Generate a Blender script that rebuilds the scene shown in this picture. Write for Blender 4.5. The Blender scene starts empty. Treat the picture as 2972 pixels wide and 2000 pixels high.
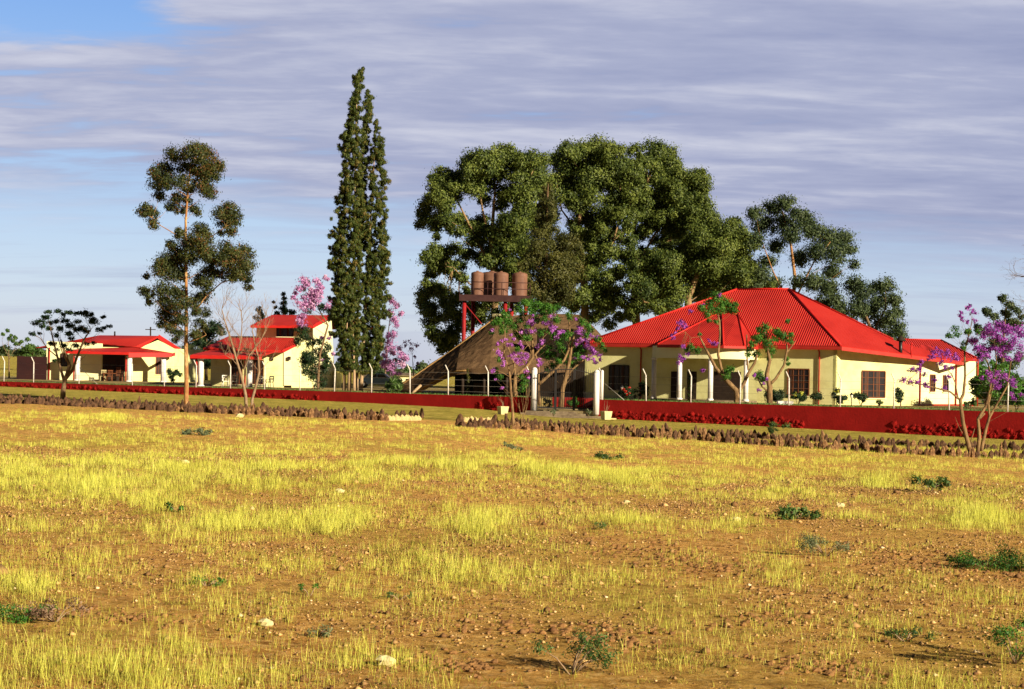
import bpy, math, random
import numpy as np
from mathutils import Vector, Matrix

R = math.radians
random.seed(7)
RNG = np.random.default_rng(11)
SC = bpy.context.scene
COL = SC.collection

# ------------------------------------------------------------------ camera
F = 4953.0            # focal length in photo pixels (photo 2972 x 2000)
CAM = Vector((0, 0, 2.6))
PITCH, ROLL = math.atan(76 / F), R(1.2)
cam_d = bpy.data.cameras.new("camera")
cam = bpy.data.objects.new("camera", cam_d)
COL.objects.link(cam)
cam_d.sensor_width = 36.0
cam_d.lens = 36.0 * F / 2972.0
cam_d.clip_start = 0.1
cam_d.clip_end = 20000
CM = Matrix.Rotation(math.pi / 2 + PITCH, 4, 'X') @ Matrix.Rotation(ROLL, 4, 'Z')
cam.matrix_world = Matrix.Translation(CAM) @ CM
SC.camera = cam

# ------------------------------------------------------------------ sun and sky
SUN_AZ = R(46)        # degrees to the right of straight-behind-the-camera
SUN_EL = R(20)
sd = Vector((math.sin(SUN_AZ) * math.cos(SUN_EL), -math.cos(SUN_AZ) * math.cos(SUN_EL), math.sin(SUN_EL)))
sun_d = bpy.data.lights.new("sun", 'SUN')
sun_d.energy = 5.0
sun_d.angle = R(0.55)
sun_d.color = (1.0, 0.86, 0.64)
sun = bpy.data.objects.new("sun", sun_d)
COL.objects.link(sun)
sun.rotation_euler = sd.to_track_quat('Z', 'Y').to_euler()
sun.location = (60, -60, 60)
EXPOSURE = 0.95
SC.view_settings.view_transform = 'Standard'
SC.view_settings.look = 'None'
SC.view_settings.gamma = 1
SC.view_settings.use_curve_mapping = False
SC.view_settings.exposure = EXPOSURE


def build_world():
    w = bpy.data.worlds.new("World")
    SC.world = w
    w.use_nodes = True
    nt = w.node_tree
    N, L = nt.nodes, nt.links
    N.clear()

    def mth(op, a, b=None, c=None, clamp=False):
        n = N.new('ShaderNodeMath'); n.operation = op; n.use_clamp = clamp
        for i, v in enumerate((a, b, c)):
            if v is None: continue
            if isinstance(v, (int, float)): n.inputs[i].default_value = v
            else: L.new(v, n.inputs[i])
        return n.outputs[0]

    out = N.new('ShaderNodeOutputWorld')
    bg = N.new('ShaderNodeBackground'); bg.inputs['Strength'].default_value = 0.085
    L.new(bg.outputs[0], out.inputs[0])
    sky = N.new('ShaderNodeTexSky'); sky.sky_type = 'NISHITA'; sky.sun_disc = False
    sky.sun_elevation = SUN_EL; sky.sun_rotation = math.atan2(sd.x, sd.y)
    sky.air_density = 1.0; sky.dust_density = 0.6; sky.ozone_density = 3.0
    tc = N.new('ShaderNodeTexCoord')
    sep = N.new('ShaderNodeSeparateXYZ'); L.new(tc.outputs['Generated'], sep.inputs[0])
    x, y, z = sep.outputs
    zc = mth('MAXIMUM', z, 0.02)
    # the cloud layer is a level sheet overhead: project the view direction on it
    px = mth('DIVIDE', x, mth('ADD', zc, 0.11)); py = mth('DIVIDE', y, mth('ADD', zc, 0.11))
    cmb = N.new('ShaderNodeCombineXYZ'); L.new(px, cmb.inputs[0]); L.new(py, cmb.inputs[1])

    def noise(scale, detail, rough, sx=1, sy=1, loc=(0, 0, 0), rz=0.0, dist=0.0):
        mp = N.new('ShaderNodeMapping'); mp.inputs['Scale'].default_value = (sx, sy, 1)
        mp.inputs['Location'].default_value = loc; mp.inputs['Rotation'].default_value = (0, 0, rz)
        L.new(cmb.outputs[0], mp.inputs[0])
        n = N.new('ShaderNodeTexNoise'); n.inputs['Scale'].default_value = scale
        n.inputs['Detail'].default_value = detail; n.inputs['Roughness'].default_value = rough
        n.inputs['Distortion'].default_value = dist
        L.new(mp.outputs[0], n.inputs['Vector'])
        return n.outputs['Fac']

    n1 = noise(1.3, 3, 0.5, 0.6, 1.0, (3.1, 1.7, 0), 0.15)
    n2 = noise(4.6, 7, 0.52, 0.42, 1.0, (1.3, 5, 0), 0.12, 0.35)
    n3 = noise(13.0, 6, 0.6, 0.5, 1.0, (2, 0, 0), 0.12, 0.2)
    # elevation of the lower rim of the bank: falls from left to right
    az = mth('DIVIDE', x, mth('MAXIMUM', y, 0.05))
    rim = mth('MULTIPLY_ADD', az, -0.05, 0.080)
    lo = mth('SUBTRACT', mth('ADD', z, mth('MULTIPLY', mth('SUBTRACT', n2, 0.5), 0.06)), rim)
    bank = N.new('ShaderNodeMapRange'); bank.interpolation_type = 'SMOOTHSTEP'
    L.new(lo, bank.inputs[0])
    for i, v in ((1, -0.02), (2, 0.03), (3, 0.0), (4, 1.0)): bank.inputs[i].default_value = v
    # clear hole towards the upper left, thin streak beside it
    hole = mth('MULTIPLY', mth('MAXIMUM', mth('ADD', mth('MULTIPLY', az, -3.2), -0.52), 0.0), mth('MAXIMUM', mth('MULTIPLY', mth('SUBTRACT', z, 0.165), 30.0), 0.0))
    hole = mth('MAXIMUM', hole, 0.0)
    hole = mth('MINIMUM', hole, 0.6)
    dens = mth('ADD', mth('ADD', mth('MULTIPLY', n1, 0.15), mth('MULTIPLY', n2, 0.80)), mth('MULTIPLY', n3, 0.18))
    dens = mth('ADD', dens, mth('MULTIPLY', az, 0.30))
    dens = mth('SUBTRACT', dens, hole)
    cov = N.new('ShaderNodeMapRange'); cov.interpolation_type = 'SMOOTHSTEP'
    L.new(dens, cov.inputs[0])
    for i, v in ((1, 0.30), (2, 0.49), (3, 0.0), (4, 1.0)): cov.inputs[i].default_value = v
    mask = mth('MULTIPLY', cov.outputs[0], bank.outputs[0])
    # faint low streaks under the bank
    low = N.new('ShaderNodeMapRange'); L.new(noise(3.0, 6, 0.6, 0.3, 1.2, (7, 2, 0), 0.1), low.inputs[0])
    for i, v in ((1, 0.5), (2, 0.75), (3, 0.0), (4, 0.55)): low.inputs[i].default_value = v
    mask = mth('MAXIMUM', mask, low.outputs[0])
    ramp = N.new('ShaderNodeValToRGB')
    shade = mth('ADD', mth('ADD', mth('MULTIPLY', n2, 0.55), mth('MULTIPLY', n3, 0.20)), mth('MULTIPLY', n1, 0.25))
    shade = mth('SUBTRACT', shade, mth('MULTIPLY', az, 0.08))
    L.new(shade, ramp.inputs[0])
    cr = ramp.color_ramp
    S = 1.0 / (0.085 * 2 ** EXPOSURE)
    cr.elements[0].position = 0.34; cr.elements[0].color = (0.31, 0.35, 0.54, 1)
    cr.elements[1].position = 0.66; cr.elements[1].color = (0.62, 0.64, 0.76, 1)
    e = cr.elements.new(0.5); e.color = (0.41, 0.445, 0.62, 1)
    sc = N.new('ShaderNodeVectorMath'); sc.operation = 'SCALE'; sc.inputs['Scale'].default_value = S
    L.new(ramp.outputs[0], sc.inputs[0])
    # clear air: pale near the ground, bluer higher up, on top of the physical sky
    ar = N.new('ShaderNodeValToRGB'); L.new(z, ar.inputs[0])
    a = ar.color_ramp
    a.elements[0].position = 0.0; a.elements[0].color = (0.60, 0.63, 0.79, 1)
    a.elements[1].position = 0.35; a.elements[1].color = (0.10, 0.22, 0.62, 1)
    e = a.elements.new(0.05); e.color = (0.52, 0.61, 0.82, 1)
    e = a.elements.new(0.10); e.color = (0.40, 0.54, 0.82, 1)
    e = a.elements.new(0.2); e.color = (0.20, 0.38, 0.80, 1)
    sc2 = N.new('ShaderNodeVectorMath'); sc2.operation = 'SCALE'; sc2.inputs['Scale'].default_value = S
    L.new(ar.outputs[0], sc2.inputs[0])
    mixa = N.new('ShaderNodeMix'); mixa.data_type = 'RGBA'; mixa.inputs[0].default_value = 0.75
    L.new(sky.outputs[0], mixa.inputs[6]); L.new(sc2.outputs[0], mixa.inputs[7])
    mix = N.new('ShaderNodeMix'); mix.data_type = 'RGBA'
    L.new(mask, mix.inputs[0]); L.new(mixa.outputs[2], mix.inputs[6]); L.new(sc.outputs[0], mix.inputs[7])
    # unseen sky above the view is darkened to cut its fill light
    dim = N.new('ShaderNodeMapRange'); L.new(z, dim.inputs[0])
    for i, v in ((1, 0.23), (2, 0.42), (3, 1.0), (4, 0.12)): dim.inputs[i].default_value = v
    # sky behind the camera darkened too, added to deepen the shadows
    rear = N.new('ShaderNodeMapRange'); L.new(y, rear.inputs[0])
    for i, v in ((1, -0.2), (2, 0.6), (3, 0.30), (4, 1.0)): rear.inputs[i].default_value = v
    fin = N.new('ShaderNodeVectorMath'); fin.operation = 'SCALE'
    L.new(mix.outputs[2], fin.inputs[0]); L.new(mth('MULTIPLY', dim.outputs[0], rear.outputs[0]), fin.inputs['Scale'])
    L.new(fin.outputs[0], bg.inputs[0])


build_world()

# ------------------------------------------------------------------ helpers
def ray(px, py):
    d = CM.to_3x3() @ Vector((px - 1486.0, 1000.0 - py, -F))
    return d / d.y


def P(px, py, Y):
    d = ray(px, py)
    return CAM + d * Y


def hz(px):
    return 1076 + 0.021 * (px - 1486)


def ground_z(X, Y):
    X = np.asarray(X, float); Y = np.asarray(Y, float)
    lat = np.interp(X, [-200, -60, -40, -10, -2, 0, 3, 6, 15, 27, 60, 200], [.9, .7, .55, .25, .10, -.03, -.22, -.22, -.33, -.54, -.8, -1.2])
    t = np.clip((Y - 15) / 50, 0, 1); t = t * t * (3 - 2 * t)
    z = lat * t
    wl = 108 - 0.62 * X
    t2 = np.clip((Y - wl - 8) / 25, 0, 1); t2 = t2 * t2 * (3 - 2 * t2)
    z = z * (1 - t2) + 0.78 * t2
    t3 = np.clip((Y - 200) / 250, 0, 1); t3 = t3 * t3 * (3 - 2 * t3)
    far = 2.6 - 0.025 * np.clip(X, -900, 900) - 0.0051 * np.clip(Y, 0, 6000)
    z = z * (1 - t3) + far * t3
    bump = 0.05 * np.sin(X * 0.31 + 1.3 * np.sin(Y * 0.11)) * np.sin(Y * 0.23 + 0.7) + 0.02 * np.sin(X * 1.1 + Y * 0.4) * np.sin(Y * 0.9)
    return z + bump * np.clip((75 - Y) / 30, 0, 1)


def gpoint(px, py, lift=0.0):
    d = ray(px, py)
    Y = 20.0
    lo, hi = 5.0, 130.0
    for _ in range(50):
        Y = 0.5 * (lo + hi)
        p = CAM + d * Y
        if p.z > float(ground_z(p.x, p.y)): lo = Y
        else: hi = Y
    p = CAM + d * Y
    p.z = float(ground_z(p.x, p.y)) + lift
    return p


class Plane:
    def __init__(s, a, b, c=None):
        s.a = Vector(a); b = Vector(b)
        c = Vector(c) if c is not None else s.a + Vector((0, 0, 1))
        s.n = (b - s.a).cross(c - s.a).normalized()
        if s.n.y > 0: s.n = -s.n            # faces the viewer side

    def at(s, px, py):
        d = ray(px, py)
        t = (s.a - CAM).dot(s.n) / d.dot(s.n)
        return CAM + d * t

    def z(s, X, Y):
        return s.a.z - (s.n.x * (X - s.a.x) + s.n.y * (Y - s.a.y)) / s.n.z


# ------------------------------------------------------------------ materials
MATS = {}


def lin(r, g, b):
    f = lambda c: ((c / 255 + 0.055) / 1.055) ** 2.4 if c / 255 > 0.04045 else c / 255 / 12.92
    return (f(r), f(g), f(b), 1)


def mat(name, c1, c2=None, scale=3.0, rough=0.8, spec=0.2, bump=0.0, bscale=30.0, detail=4.0, stretch=(1, 1, 1),
        c3=None, corr=0.0, metal=0.0, lo=0.35, hi=0.65):
    m = bpy.data.materials.new(name); m.use_nodes = True
    nt = m.node_tree; N, L = nt.nodes, nt.links
    b = N['Principled BSDF']
    b.inputs['Roughness'].default_value = rough
    b.inputs['Specular IOR Level'].default_value = spec
    b.inputs['Metallic'].default_value = metal
    tc = N.new('ShaderNodeTexCoord'); mp = N.new('ShaderNodeMapping'); mp.inputs['Scale'].default_value = stretch
    L.new(tc.outputs['Object'], mp.inputs[0])
    if c2 is None: c2 = tuple(v * 0.82 for v in c1[:3])
    n = N.new('ShaderNodeTexNoise'); n.inputs['Scale'].default_value = scale; n.inputs['Detail'].default_value = detail
    n.inputs['Roughness'].default_value = 0.6
    L.new(mp.outputs[0], n.inputs['Vector'])
    r = N.new('ShaderNodeValToRGB'); L.new(n.outputs['Fac'], r.inputs[0])
    r.color_ramp.elements[0].position = lo; r.color_ramp.elements[0].color = (*c1[:3], 1)
    r.color_ramp.elements[1].position = hi; r.color_ramp.elements[1].color = (*c2[:3], 1)
    if c3: e = r.color_ramp.elements.new((lo + hi) / 2); e.color = (*c3[:3], 1)
    L.new(r.outputs[0], b.inputs['Base Color'])
    h = None
    if corr:
        uv = N.new('ShaderNodeUVMap'); sp = N.new('ShaderNodeSeparateXYZ'); L.new(uv.outputs[0], sp.inputs[0])
        mu = N.new('ShaderNodeMath'); mu.operation = 'MULTIPLY'; mu.inputs[1].default_value = 2 * math.pi / corr
        L.new(sp.outputs[0], mu.inputs[0])
        si = N.new('ShaderNodeMath'); si.operation = 'SINE'; L.new(mu.outputs[0], si.inputs[0])
        bp = N.new('ShaderNodeBump'); bp.inputs['Strength'].default_value = 1.0; bp.inputs['Distance'].default_value = 0.027
        L.new(si.outputs[0], bp.inputs['Height']); L.new(bp.outputs[0], b.inputs['Normal'])
    elif bump:
        n2 = N.new('ShaderNodeTexNoise'); n2.inputs['Scale'].default_value = bscale; n2.inputs['Detail'].default_value = 5
        L.new(mp.outputs[0], n2.inputs['Vector'])
        bp = N.new('ShaderNodeBump'); bp.inputs['Strength'].default_value = 0.9; bp.inputs['Distance'].default_value = bump
        L.new(n2.outputs['Fac'], bp.inputs['Height']); L.new(bp.outputs[0], b.inputs['Normal'])
    MATS[name] = m
    return m


def leafmat(name, c1, c2, c3=None, trans=0.25, rough=0.55):
    m = bpy.data.materials.new(name); m.use_nodes = True
    nt = m.node_tree; N, L = nt.nodes, nt.links
    b = N['Principled BSDF']; b.inputs['Roughness'].default_value = rough; b.inputs['Specular IOR Level'].default_value = 0.25
    at = N.new('ShaderNodeAttribute'); at.attribute_name = 'tint'
    r = N.new('ShaderNodeValToRGB'); L.new(at.outputs['Fac'], r.inputs[0])
    r.color_ramp.elements[0].color = (*c1[:3], 1); r.color_ramp.elements[1].color = (*c2[:3], 1)
    if c3:
        r.color_ramp.elements[1].position = 0.6
        e = r.color_ramp.elements.new(1.0); e.color = (*c3[:3], 1)
    L.new(r.outputs[0], b.inputs['Base Color'])
    if trans:
        t = N.new('ShaderNodeBsdfTranslucent'); L.new(r.outputs[0], t.inputs[0])
        mx = N.new('ShaderNodeMixShader'); mx.inputs[0].default_value = trans
        L.new(b.outputs[0], mx.inputs[1]); L.new(t.outputs[0], mx.inputs[2])
        L.new(mx.outputs[0], N['Material Output'].inputs[0])
    MATS[name] = m
    return m


M = MATS
mat('roof_red', (0.50, 0.034, 0.027), (0.37, 0.020, 0.017), scale=0.35, detail=9, c3=(0.47, 0.027, 0.021), rough=0.55, spec=0.15, corr=0.155)
mat('roof_trim', (0.50, 0.018, 0.014), (0.42, 0.015, 0.012), scale=2, rough=0.5)
mat('gutter_red', (0.42, 0.03, 0.02), (0.34, 0.02, 0.015), scale=2, rough=0.5)
mat('plaster_yellow', (0.58, 0.55, 0.25), (0.72, 0.70, 0.35), scale=0.9, c3=(0.68, 0.66, 0.31), detail=9, rough=0.9, spec=0.05, bump=0.01, bscale=12)
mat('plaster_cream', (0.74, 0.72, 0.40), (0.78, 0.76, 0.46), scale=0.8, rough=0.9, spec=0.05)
mat('white_paint', (0.74, 0.71, 0.68), (0.66, 0.62, 0.58), scale=5, rough=0.7, stretch=(1, 1, 0.3))
mat('wall_red', (0.31, 0.013, 0.012), (0.24, 0.010, 0.009), scale=0.9, rough=0.85, spec=0.08, bump=0.015, bscale=9, c3=(0.28, 0.012, 0.011))
mat('rubble_red', (0.27, 0.011, 0.009), (0.17, 0.008, 0.007), scale=5, rough=0.9, spec=0.05, bump=0.04, bscale=8)
mat('maroon', (0.020, 0.006, 0.007), (0.030, 0.008, 0.008), scale=1.0, rough=0.8)
mat('thatch', (0.10, 0.060, 0.034), (0.19, 0.118, 0.062), scale=1.6, rough=1.0, spec=0.0, bump=0.03, bscale=22, stretch=(1, 1, 0.8), c3=(0.14, 0.085, 0.046), detail=9)
mat('thatch_edge', (0.36, 0.22, 0.08), (0.24, 0.14, 0.06), scale=6, rough=1.0, spec=0.0, bump=0.05)
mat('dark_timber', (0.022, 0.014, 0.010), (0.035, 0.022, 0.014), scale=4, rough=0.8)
mat('brown_timber', (0.20, 0.07, 0.025), (0.13, 0.04, 0.018), scale=6, rough=0.7)
mat('glass_dark', (0.012, 0.010, 0.012), (0.02, 0.016, 0.018), scale=3, rough=0.25, spec=0.4)
mat('curtain', (0.05, 0.028, 0.02), (0.09, 0.045, 0.03), scale=5, rough=0.9, stretch=(6, 6, 0.4))
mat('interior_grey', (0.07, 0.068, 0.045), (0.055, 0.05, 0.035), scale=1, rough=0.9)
mat('black_iron', (0.010, 0.009, 0.010), (0.015, 0.012, 0.012), scale=6, rough=0.45, spec=0.4)
mat('steel_red', (0.30, 0.012, 0.015), (0.20, 0.010, 0.012), scale=3, rough=0.6)
mat('steel_dark', (0.035, 0.012, 0.012), (0.05, 0.02, 0.018), scale=3, rough=0.6)
mat('tank', (0.20, 0.10, 0.065), (0.13, 0.06, 0.04), scale=2, rough=0.6, stretch=(1, 1, 0.4))
mat('concrete', (0.11, 0.08, 0.05), (0.21, 0.16, 0.10), scale=2.5, rough=0.95, bump=0.02, bscale=10)
mat('pot_stone', (0.62, 0.55, 0.30), (0.50, 0.42, 0.20), scale=5, rough=0.95, bump=0.01)
mat('post_paint', (0.70, 0.67, 0.62), (0.55, 0.50, 0.44), scale=7, rough=0.7)
mat('wire', (0.30, 0.28, 0.25), (0.22, 0.20, 0.18), scale=5, rough=0.5, metal=0.5)
mat('plastic_white', (0.72, 0.70, 0.60), (0.66, 0.62, 0.50), scale=5, rough=0.5)
mat('stone_brown', (0.075, 0.036, 0.018), (0.30, 0.175, 0.08), scale=3.5, rough=0.95, bump=0.05, bscale=7, c3=(0.20, 0.105, 0.045))
mat('stone_dark', (0.04, 0.02, 0.013), (0.15, 0.08, 0.04), scale=3.5, rough=0.95, bump=0.05, bscale=7)
mat('stone_cream', (0.58, 0.47, 0.22), (0.42, 0.32, 0.14), scale=5, rough=0.95, bump=0.04, bscale=8)
mat('bark_gum', (0.40, 0.21, 0.075), (0.55, 0.36, 0.16), scale=3, rough=0.9, bump=0.02, stretch=(2, 2, 0.7), c3=(0.26, 0.115, 0.045))
mat('bark_grove', (0.30, 0.20, 0.09), (0.20, 0.12, 0.06), scale=3, rough=0.9, stretch=(2, 2, 0.7))
mat('bark_pale', (0.30, 0.19, 0.085), (0.12, 0.07, 0.035), scale=5, rough=0.9, bump=0.03, stretch=(2, 2, 0.5))
mat('bark_brown', (0.22, 0.14, 0.075), (0.13, 0.08, 0.045), scale=6, rough=0.95, bump=0.03, stretch=(2, 2, 0.5))
mat('bark_twig', (0.30, 0.21, 0.13), (0.20, 0.13, 0.08), scale=6, rough=0.95)
mat('bark_cypress', (0.48, 0.34, 0.20), (0.34, 0.23, 0.13), scale=4, rough=0.95, bump=0.03, stretch=(3, 3, 0.4))
leafmat('leaf_gum', (0.032, 0.055, 0.012), (0.13, 0.17, 0.03), (0.20, 0.24, 0.05))
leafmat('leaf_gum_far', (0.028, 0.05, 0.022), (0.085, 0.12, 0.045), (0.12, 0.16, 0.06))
leafmat('leaf_gum_red', (0.022, 0.034, 0.012), (0.07, 0.085, 0.018), (0.17, 0.065, 0.022))
leafmat('leaf_dark', (0.008, 0.022, 0.010), (0.025, 0.055, 0.016), (0.05, 0.09, 0.02))
leafmat('leaf_cypress', (0.028, 0.046, 0.010), (0.075, 0.10, 0.015), (0.17, 0.12, 0.03), trans=0.12)
leafmat('leaf_conifer', (0.035, 0.042, 0.010), (0.085, 0.088, 0.018), (0.12, 0.11, 0.025), trans=0.15)
leafmat('leaf_jac', (0.02, 0.08, 0.010), (0.07, 0.20, 0.02), (0.12, 0.26, 0.035))
leafmat('leaf_bush', (0.03, 0.07, 0.015), (0.08, 0.15, 0.03), (0.12, 0.2, 0.05))
leafmat('leaf_grey', (0.10, 0.13, 0.06), (0.16, 0.19, 0.09), (0.22, 0.24, 0.12))
leafmat('leaf_dead', (0.14, 0.08, 0.05), (0.22, 0.14, 0.09), (0.30, 0.2, 0.13), trans=0.1)
leafmat('flower_purple', (0.32, 0.08, 0.42), (0.55, 0.18, 0.64), (0.70, 0.32, 0.74), trans=0.35)
leafmat('flower_violet', (0.20, 0.035, 0.30), (0.38, 0.08, 0.48), (0.52, 0.16, 0.58), trans=0.3)
leafmat('flower_pink', (0.46, 0.19, 0.46), (0.64, 0.35, 0.60), (0.74, 0.50, 0.68), trans=0.35)
leafmat('flower_red', (0.5, 0.02, 0.01), (0.6, 0.03, 0.02), trans=0.2)
leafmat('grass_gold', (0.44, 0.43, 0.05), (0.74, 0.76, 0.12), (0.90, 0.90, 0.26), trans=0.35, rough=0.7)
leafmat('grass_low', (0.10, 0.11, 0.018), (0.34, 0.30, 0.045), (0.60, 0.54, 0.10), trans=0.25, rough=0.8)
leafmat('pebble', (0.14, 0.065, 0.025), (0.60, 0.38, 0.15), (0.86, 0.74, 0.48), trans=0.0, rough=0.9)


# ------------------------------------------------------------------ object helpers
def empty(name, loc):
    o = bpy.data.objects.new(name, None); o.empty_display_size = 0.3
    COL.objects.link(o); o.location = loc
    return o


def tag(o, label=None, cat=None, group=None, kind=None):
    if label: o['label'] = label
    if cat: o['category'] = cat
    if group: o['group'] = group
    if kind: o['kind'] = kind
    return o


def thing(name, label, cat, loc, group=None):
    return tag(empty(name, loc), label, cat, group)


ORG = {}


def origin_of(parent):
    return ORG.get(parent.name, Vector(parent.location)) if parent is not None else Vector((0, 0, 0))


class MB:
    def __init__(s):
        s.v = []; s.f = []; s.uv = {}; s.sm = []

    def poly(s, pts, uv=None):
        i = len(s.v); s.v += [tuple(p) for p in pts]; s.f.append(tuple(range(i, i + len(pts))))
        if uv: s.uv[len(s.f) - 1] = uv
        return s

    def prism(s, pts, off, uv=None):
        """polygon pts and the same polygon moved by off, joined by sides"""
        pts = [Vector(p) for p in pts]; off = Vector(off); n = len(pts)
        i = len(s.v)
        s.v += [tuple(p) for p in pts] + [tuple(p + off) for p in pts]
        s.f.append(tuple(range(i, i + n)))
        if uv: s.uv[len(s.f) - 1] = uv
        s.f.append(tuple(range(i + 2 * n - 1, i + n - 1, -1)))
        for k in range(n):
            s.f.append((i + (k + 1) % n, i + k, i + n + k, i + n + (k + 1) % n))
        return s

    def box(s, c, size, rz=0.0):
        c = Vector(c); sx, sy, sz = (v / 2 for v in size)
        m = Matrix.Rotation(rz, 3, 'Z')
        i = len(s.v)
        for dx in (-sx, sx):
            for dy in (-sy, sy):
                for dz in (-sz, sz):
                    s.v.append(tuple(c + m @ Vector((dx, dy, dz))))
        for f in ((0, 1, 3, 2), (4, 6, 7, 5), (0, 4, 5, 1), (2, 3, 7, 6), (0, 2, 6, 4), (1, 5, 7, 3)):
            s.f.append(tuple(i + k for k in f))
        return s

    def bar(s, a, b, w, h=None, up=(0, 0, 1)):
        a, b = Vector(a), Vector(b); h = h or w
        d = (b - a).normalized(); u = Vector(up)
        if abs(d.dot(u)) > 0.95: u = Vector((1, 0, 0))
        r = d.cross(u).normalized(); u = r.cross(d).normalized()
        q = [a + r * sx * w / 2 + u * sy * h / 2 for sx, sy in ((-1, -1), (1, -1), (1, 1), (-1, 1))]
        return s.prism(q, b - a)

    def tube(s, pts, rad, n=8, cap=True, wob=0.0):
        pts = [Vector(p) for p in pts]
        if isinstance(rad, (int, float)): rad = [rad] * len(pts)
        prev = None; i0 = len(s.v)
        for k, p in enumerate(pts):
            d = (pts[min(k + 1, len(pts) - 1)] - pts[max(k - 1, 0)])
            if d.length < 1e-9: d = Vector((0, 0, 1))
            d.normalize()
            if prev is None:
                u = Vector((1, 0, 0)) if abs(d.x) < 0.9 else Vector((0, 1, 0))
            else: u = prev
            u = (u - d * u.dot(d)).normalized(); w = d.cross(u); prev = u
            for j in range(n):
                a = 2 * math.pi * j / n
                rr = rad[k] * (1 + (random.uniform(-wob, wob) if wob else 0))
                s.v.append(tuple(p + (u * math.cos(a) + w * math.sin(a)) * rr))
        for k in range(len(pts) - 1):
            for j in range(n):
                a = i0 + k * n + j; b = i0 + k * n + (j + 1) % n
                s.f.append((a, b, b + n, a + n)); s.sm.append(len(s.f) - 1)
        if cap:
            s.f.append(tuple(range(i0 + n - 1, i0 - 1, -1)))
            e = i0 + (len(pts) - 1) * n
            s.f.append(tuple(range(e, e + n)))
        return s

    def lathe(s, c, prof, n=16):
        return s.tube([Vector(c) + Vector((0, 0, z)) for r, z in prof], [r for r, z in prof], n)

    def build(s, name, m, parent=None, loc=None):
        org = origin_of(parent) if parent is not None else Vector(loc or (0, 0, 0))
        me = bpy.data.meshes.new(name)
        me.from_pydata([tuple(Vector(v) - org) for v in s.v], [], s.f)
        if s.uv:
            ul = me.uv_layers.new(name='UVMap')
            for fi, uv in s.uv.items():
                p = me.polygons[fi]
                for k, li in enumerate(p.loop_indices): ul.data[li].uv = uv[k]
        for fi in s.sm: me.polygons[fi].use_smooth = True
        me.materials.append(m if not isinstance(m, str) else M[m])
        me.update()
        o = bpy.data.objects.new(name, me); COL.objects.link(o)
        if parent is not None:
            o.parent = parent; ORG[o.name] = org
        else:
            o.location = org; ORG[o.name] = org
        return o


def npmesh(name, V, Fc, m, parent=None, loc=None, tint=None, fsize=4):
    """V (n,3), Fc (k,fsize) arrays"""
    org = origin_of(parent) if parent is not None else Vector(loc or (0, 0, 0))
    V = V - np.array(org)[None, :]
    me = bpy.data.meshes.new(name)
    me.vertices.add(len(V)); me.vertices.foreach_set('co', V.astype(np.float32).ravel())
    k = len(Fc)
    me.loops.add(k * fsize); me.loops.foreach_set('vertex_index', Fc.astype(np.int32).ravel())
    me.polygons.add(k); me.polygons.foreach_set('loop_start', np.arange(0, k * fsize, fsize, dtype=np.int32))
    if tint is not None:
        at = me.attributes.new('tint', 'FLOAT', 'POINT'); at.data.foreach_set('value', tint.astype(np.float32))
    me.materials.append(M[m] if isinstance(m, str) else m)
    me.update(calc_edges=True); me.validate()
    o = bpy.data.objects.new(name, me); COL.objects.link(o)
    if parent is not None: o.parent = parent
    else: o.location = org
    ORG[o.name] = org
    return o


def unit(a):
    return a / np.maximum(np.linalg.norm(a, axis=1, keepdims=True), 1e-9)


DM = 9.5


def leaf_quads(C, Nn, A, w, l):
    """diamond leaves at C with normal Nn and long axis hint A"""
    Nn = unit(Nn); A = A - Nn * np.sum(A * Nn, axis=1, keepdims=True); A = unit(A)
    B = np.cross(Nn, A)
    w = w[:, None]; l = l[:, None]
    V = np.stack([C - A * l * .5, C + B * w * .5 - A * l * .05, C + A * l * .5, C - B * w * .5 - A * l * .05], axis=1).reshape(-1, 3)
    Fc = np.arange(len(C) * 4).reshape(-1, 4)
    return V, Fc


def foliage(name, clusters, m, parent, dens=110, leaf=(0.10, 0.24), sub=0.5, subn=16, droop=0.5, squash=0.85, outw=0.8, upb=0.25, shell=0.6, tbias=0.0):
    """clusters: list of (Vector centre, radius m [, tint offset]). Leaves gather in sub-clumps."""
    Cs, Ns, As, Ws, Ls, Ts = [], [], [], [], [], []
    for cl in clusters:
        c, r = np.array(cl[0]), cl[1]; off = cl[2] if len(cl) > 2 else 0.0
        k = max(2, int(subn * (0.7 + 0.6 * RNG.random())))
        d = unit(RNG.normal(size=(k, 3))); rad = r * (shell + (1 - shell) * RNG.random((k, 1))) * 0.82
        sc = c + d * rad * np.array([1, 1, squash])
        n = max(8, int(dens * DM * r * r / k))
        for j in range(k):
            p = RNG.normal(size=(n, 3))
            p = p * 0.52
            sr = r * sub * (0.6 + 0.8 * RNG.random())
            pos = sc[j] + p * sr * np.array([1, 1, 0.8])
            nn = (pos - sc[j]) / sr * 0.7 + (pos - c) / r * outw + RNG.normal(size=(n, 3)) * 0.55
            nn[:, 2] += upb
            ax = RNG.normal(size=(n, 3)); ax[:, 2] -= droop * 2
            Cs.append(pos); Ns.append(nn); As.append(ax)
            Ws.append(leaf[0] * RNG.uniform(0.7, 1.3, n)); Ls.append(leaf[1] * RNG.uniform(0.7, 1.3, n))
            Ts.append(np.clip(tbias + off + 0.35 + 0.22 * RNG.normal() + 0.2 * RNG.normal(size=n), 0, 1))
    C = np.concatenate(Cs); T = np.concatenate(Ts)
    V, Fc = leaf_quads(C, np.concatenate(Ns), np.concatenate(As), np.concatenate(Ws), np.concatenate(Ls))
    return npmesh(name, V, Fc, m, parent, tint=np.repeat(T, 4))


def zl(lst, ox, oy, s):
    """zoomed coordinates -> photo pixels"""
    return [(ox + t[0] / s, oy + t[1] / s) + tuple((v / s) if i == 0 else v for i, v in enumerate(t[2:])) for t in lst]


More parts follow.
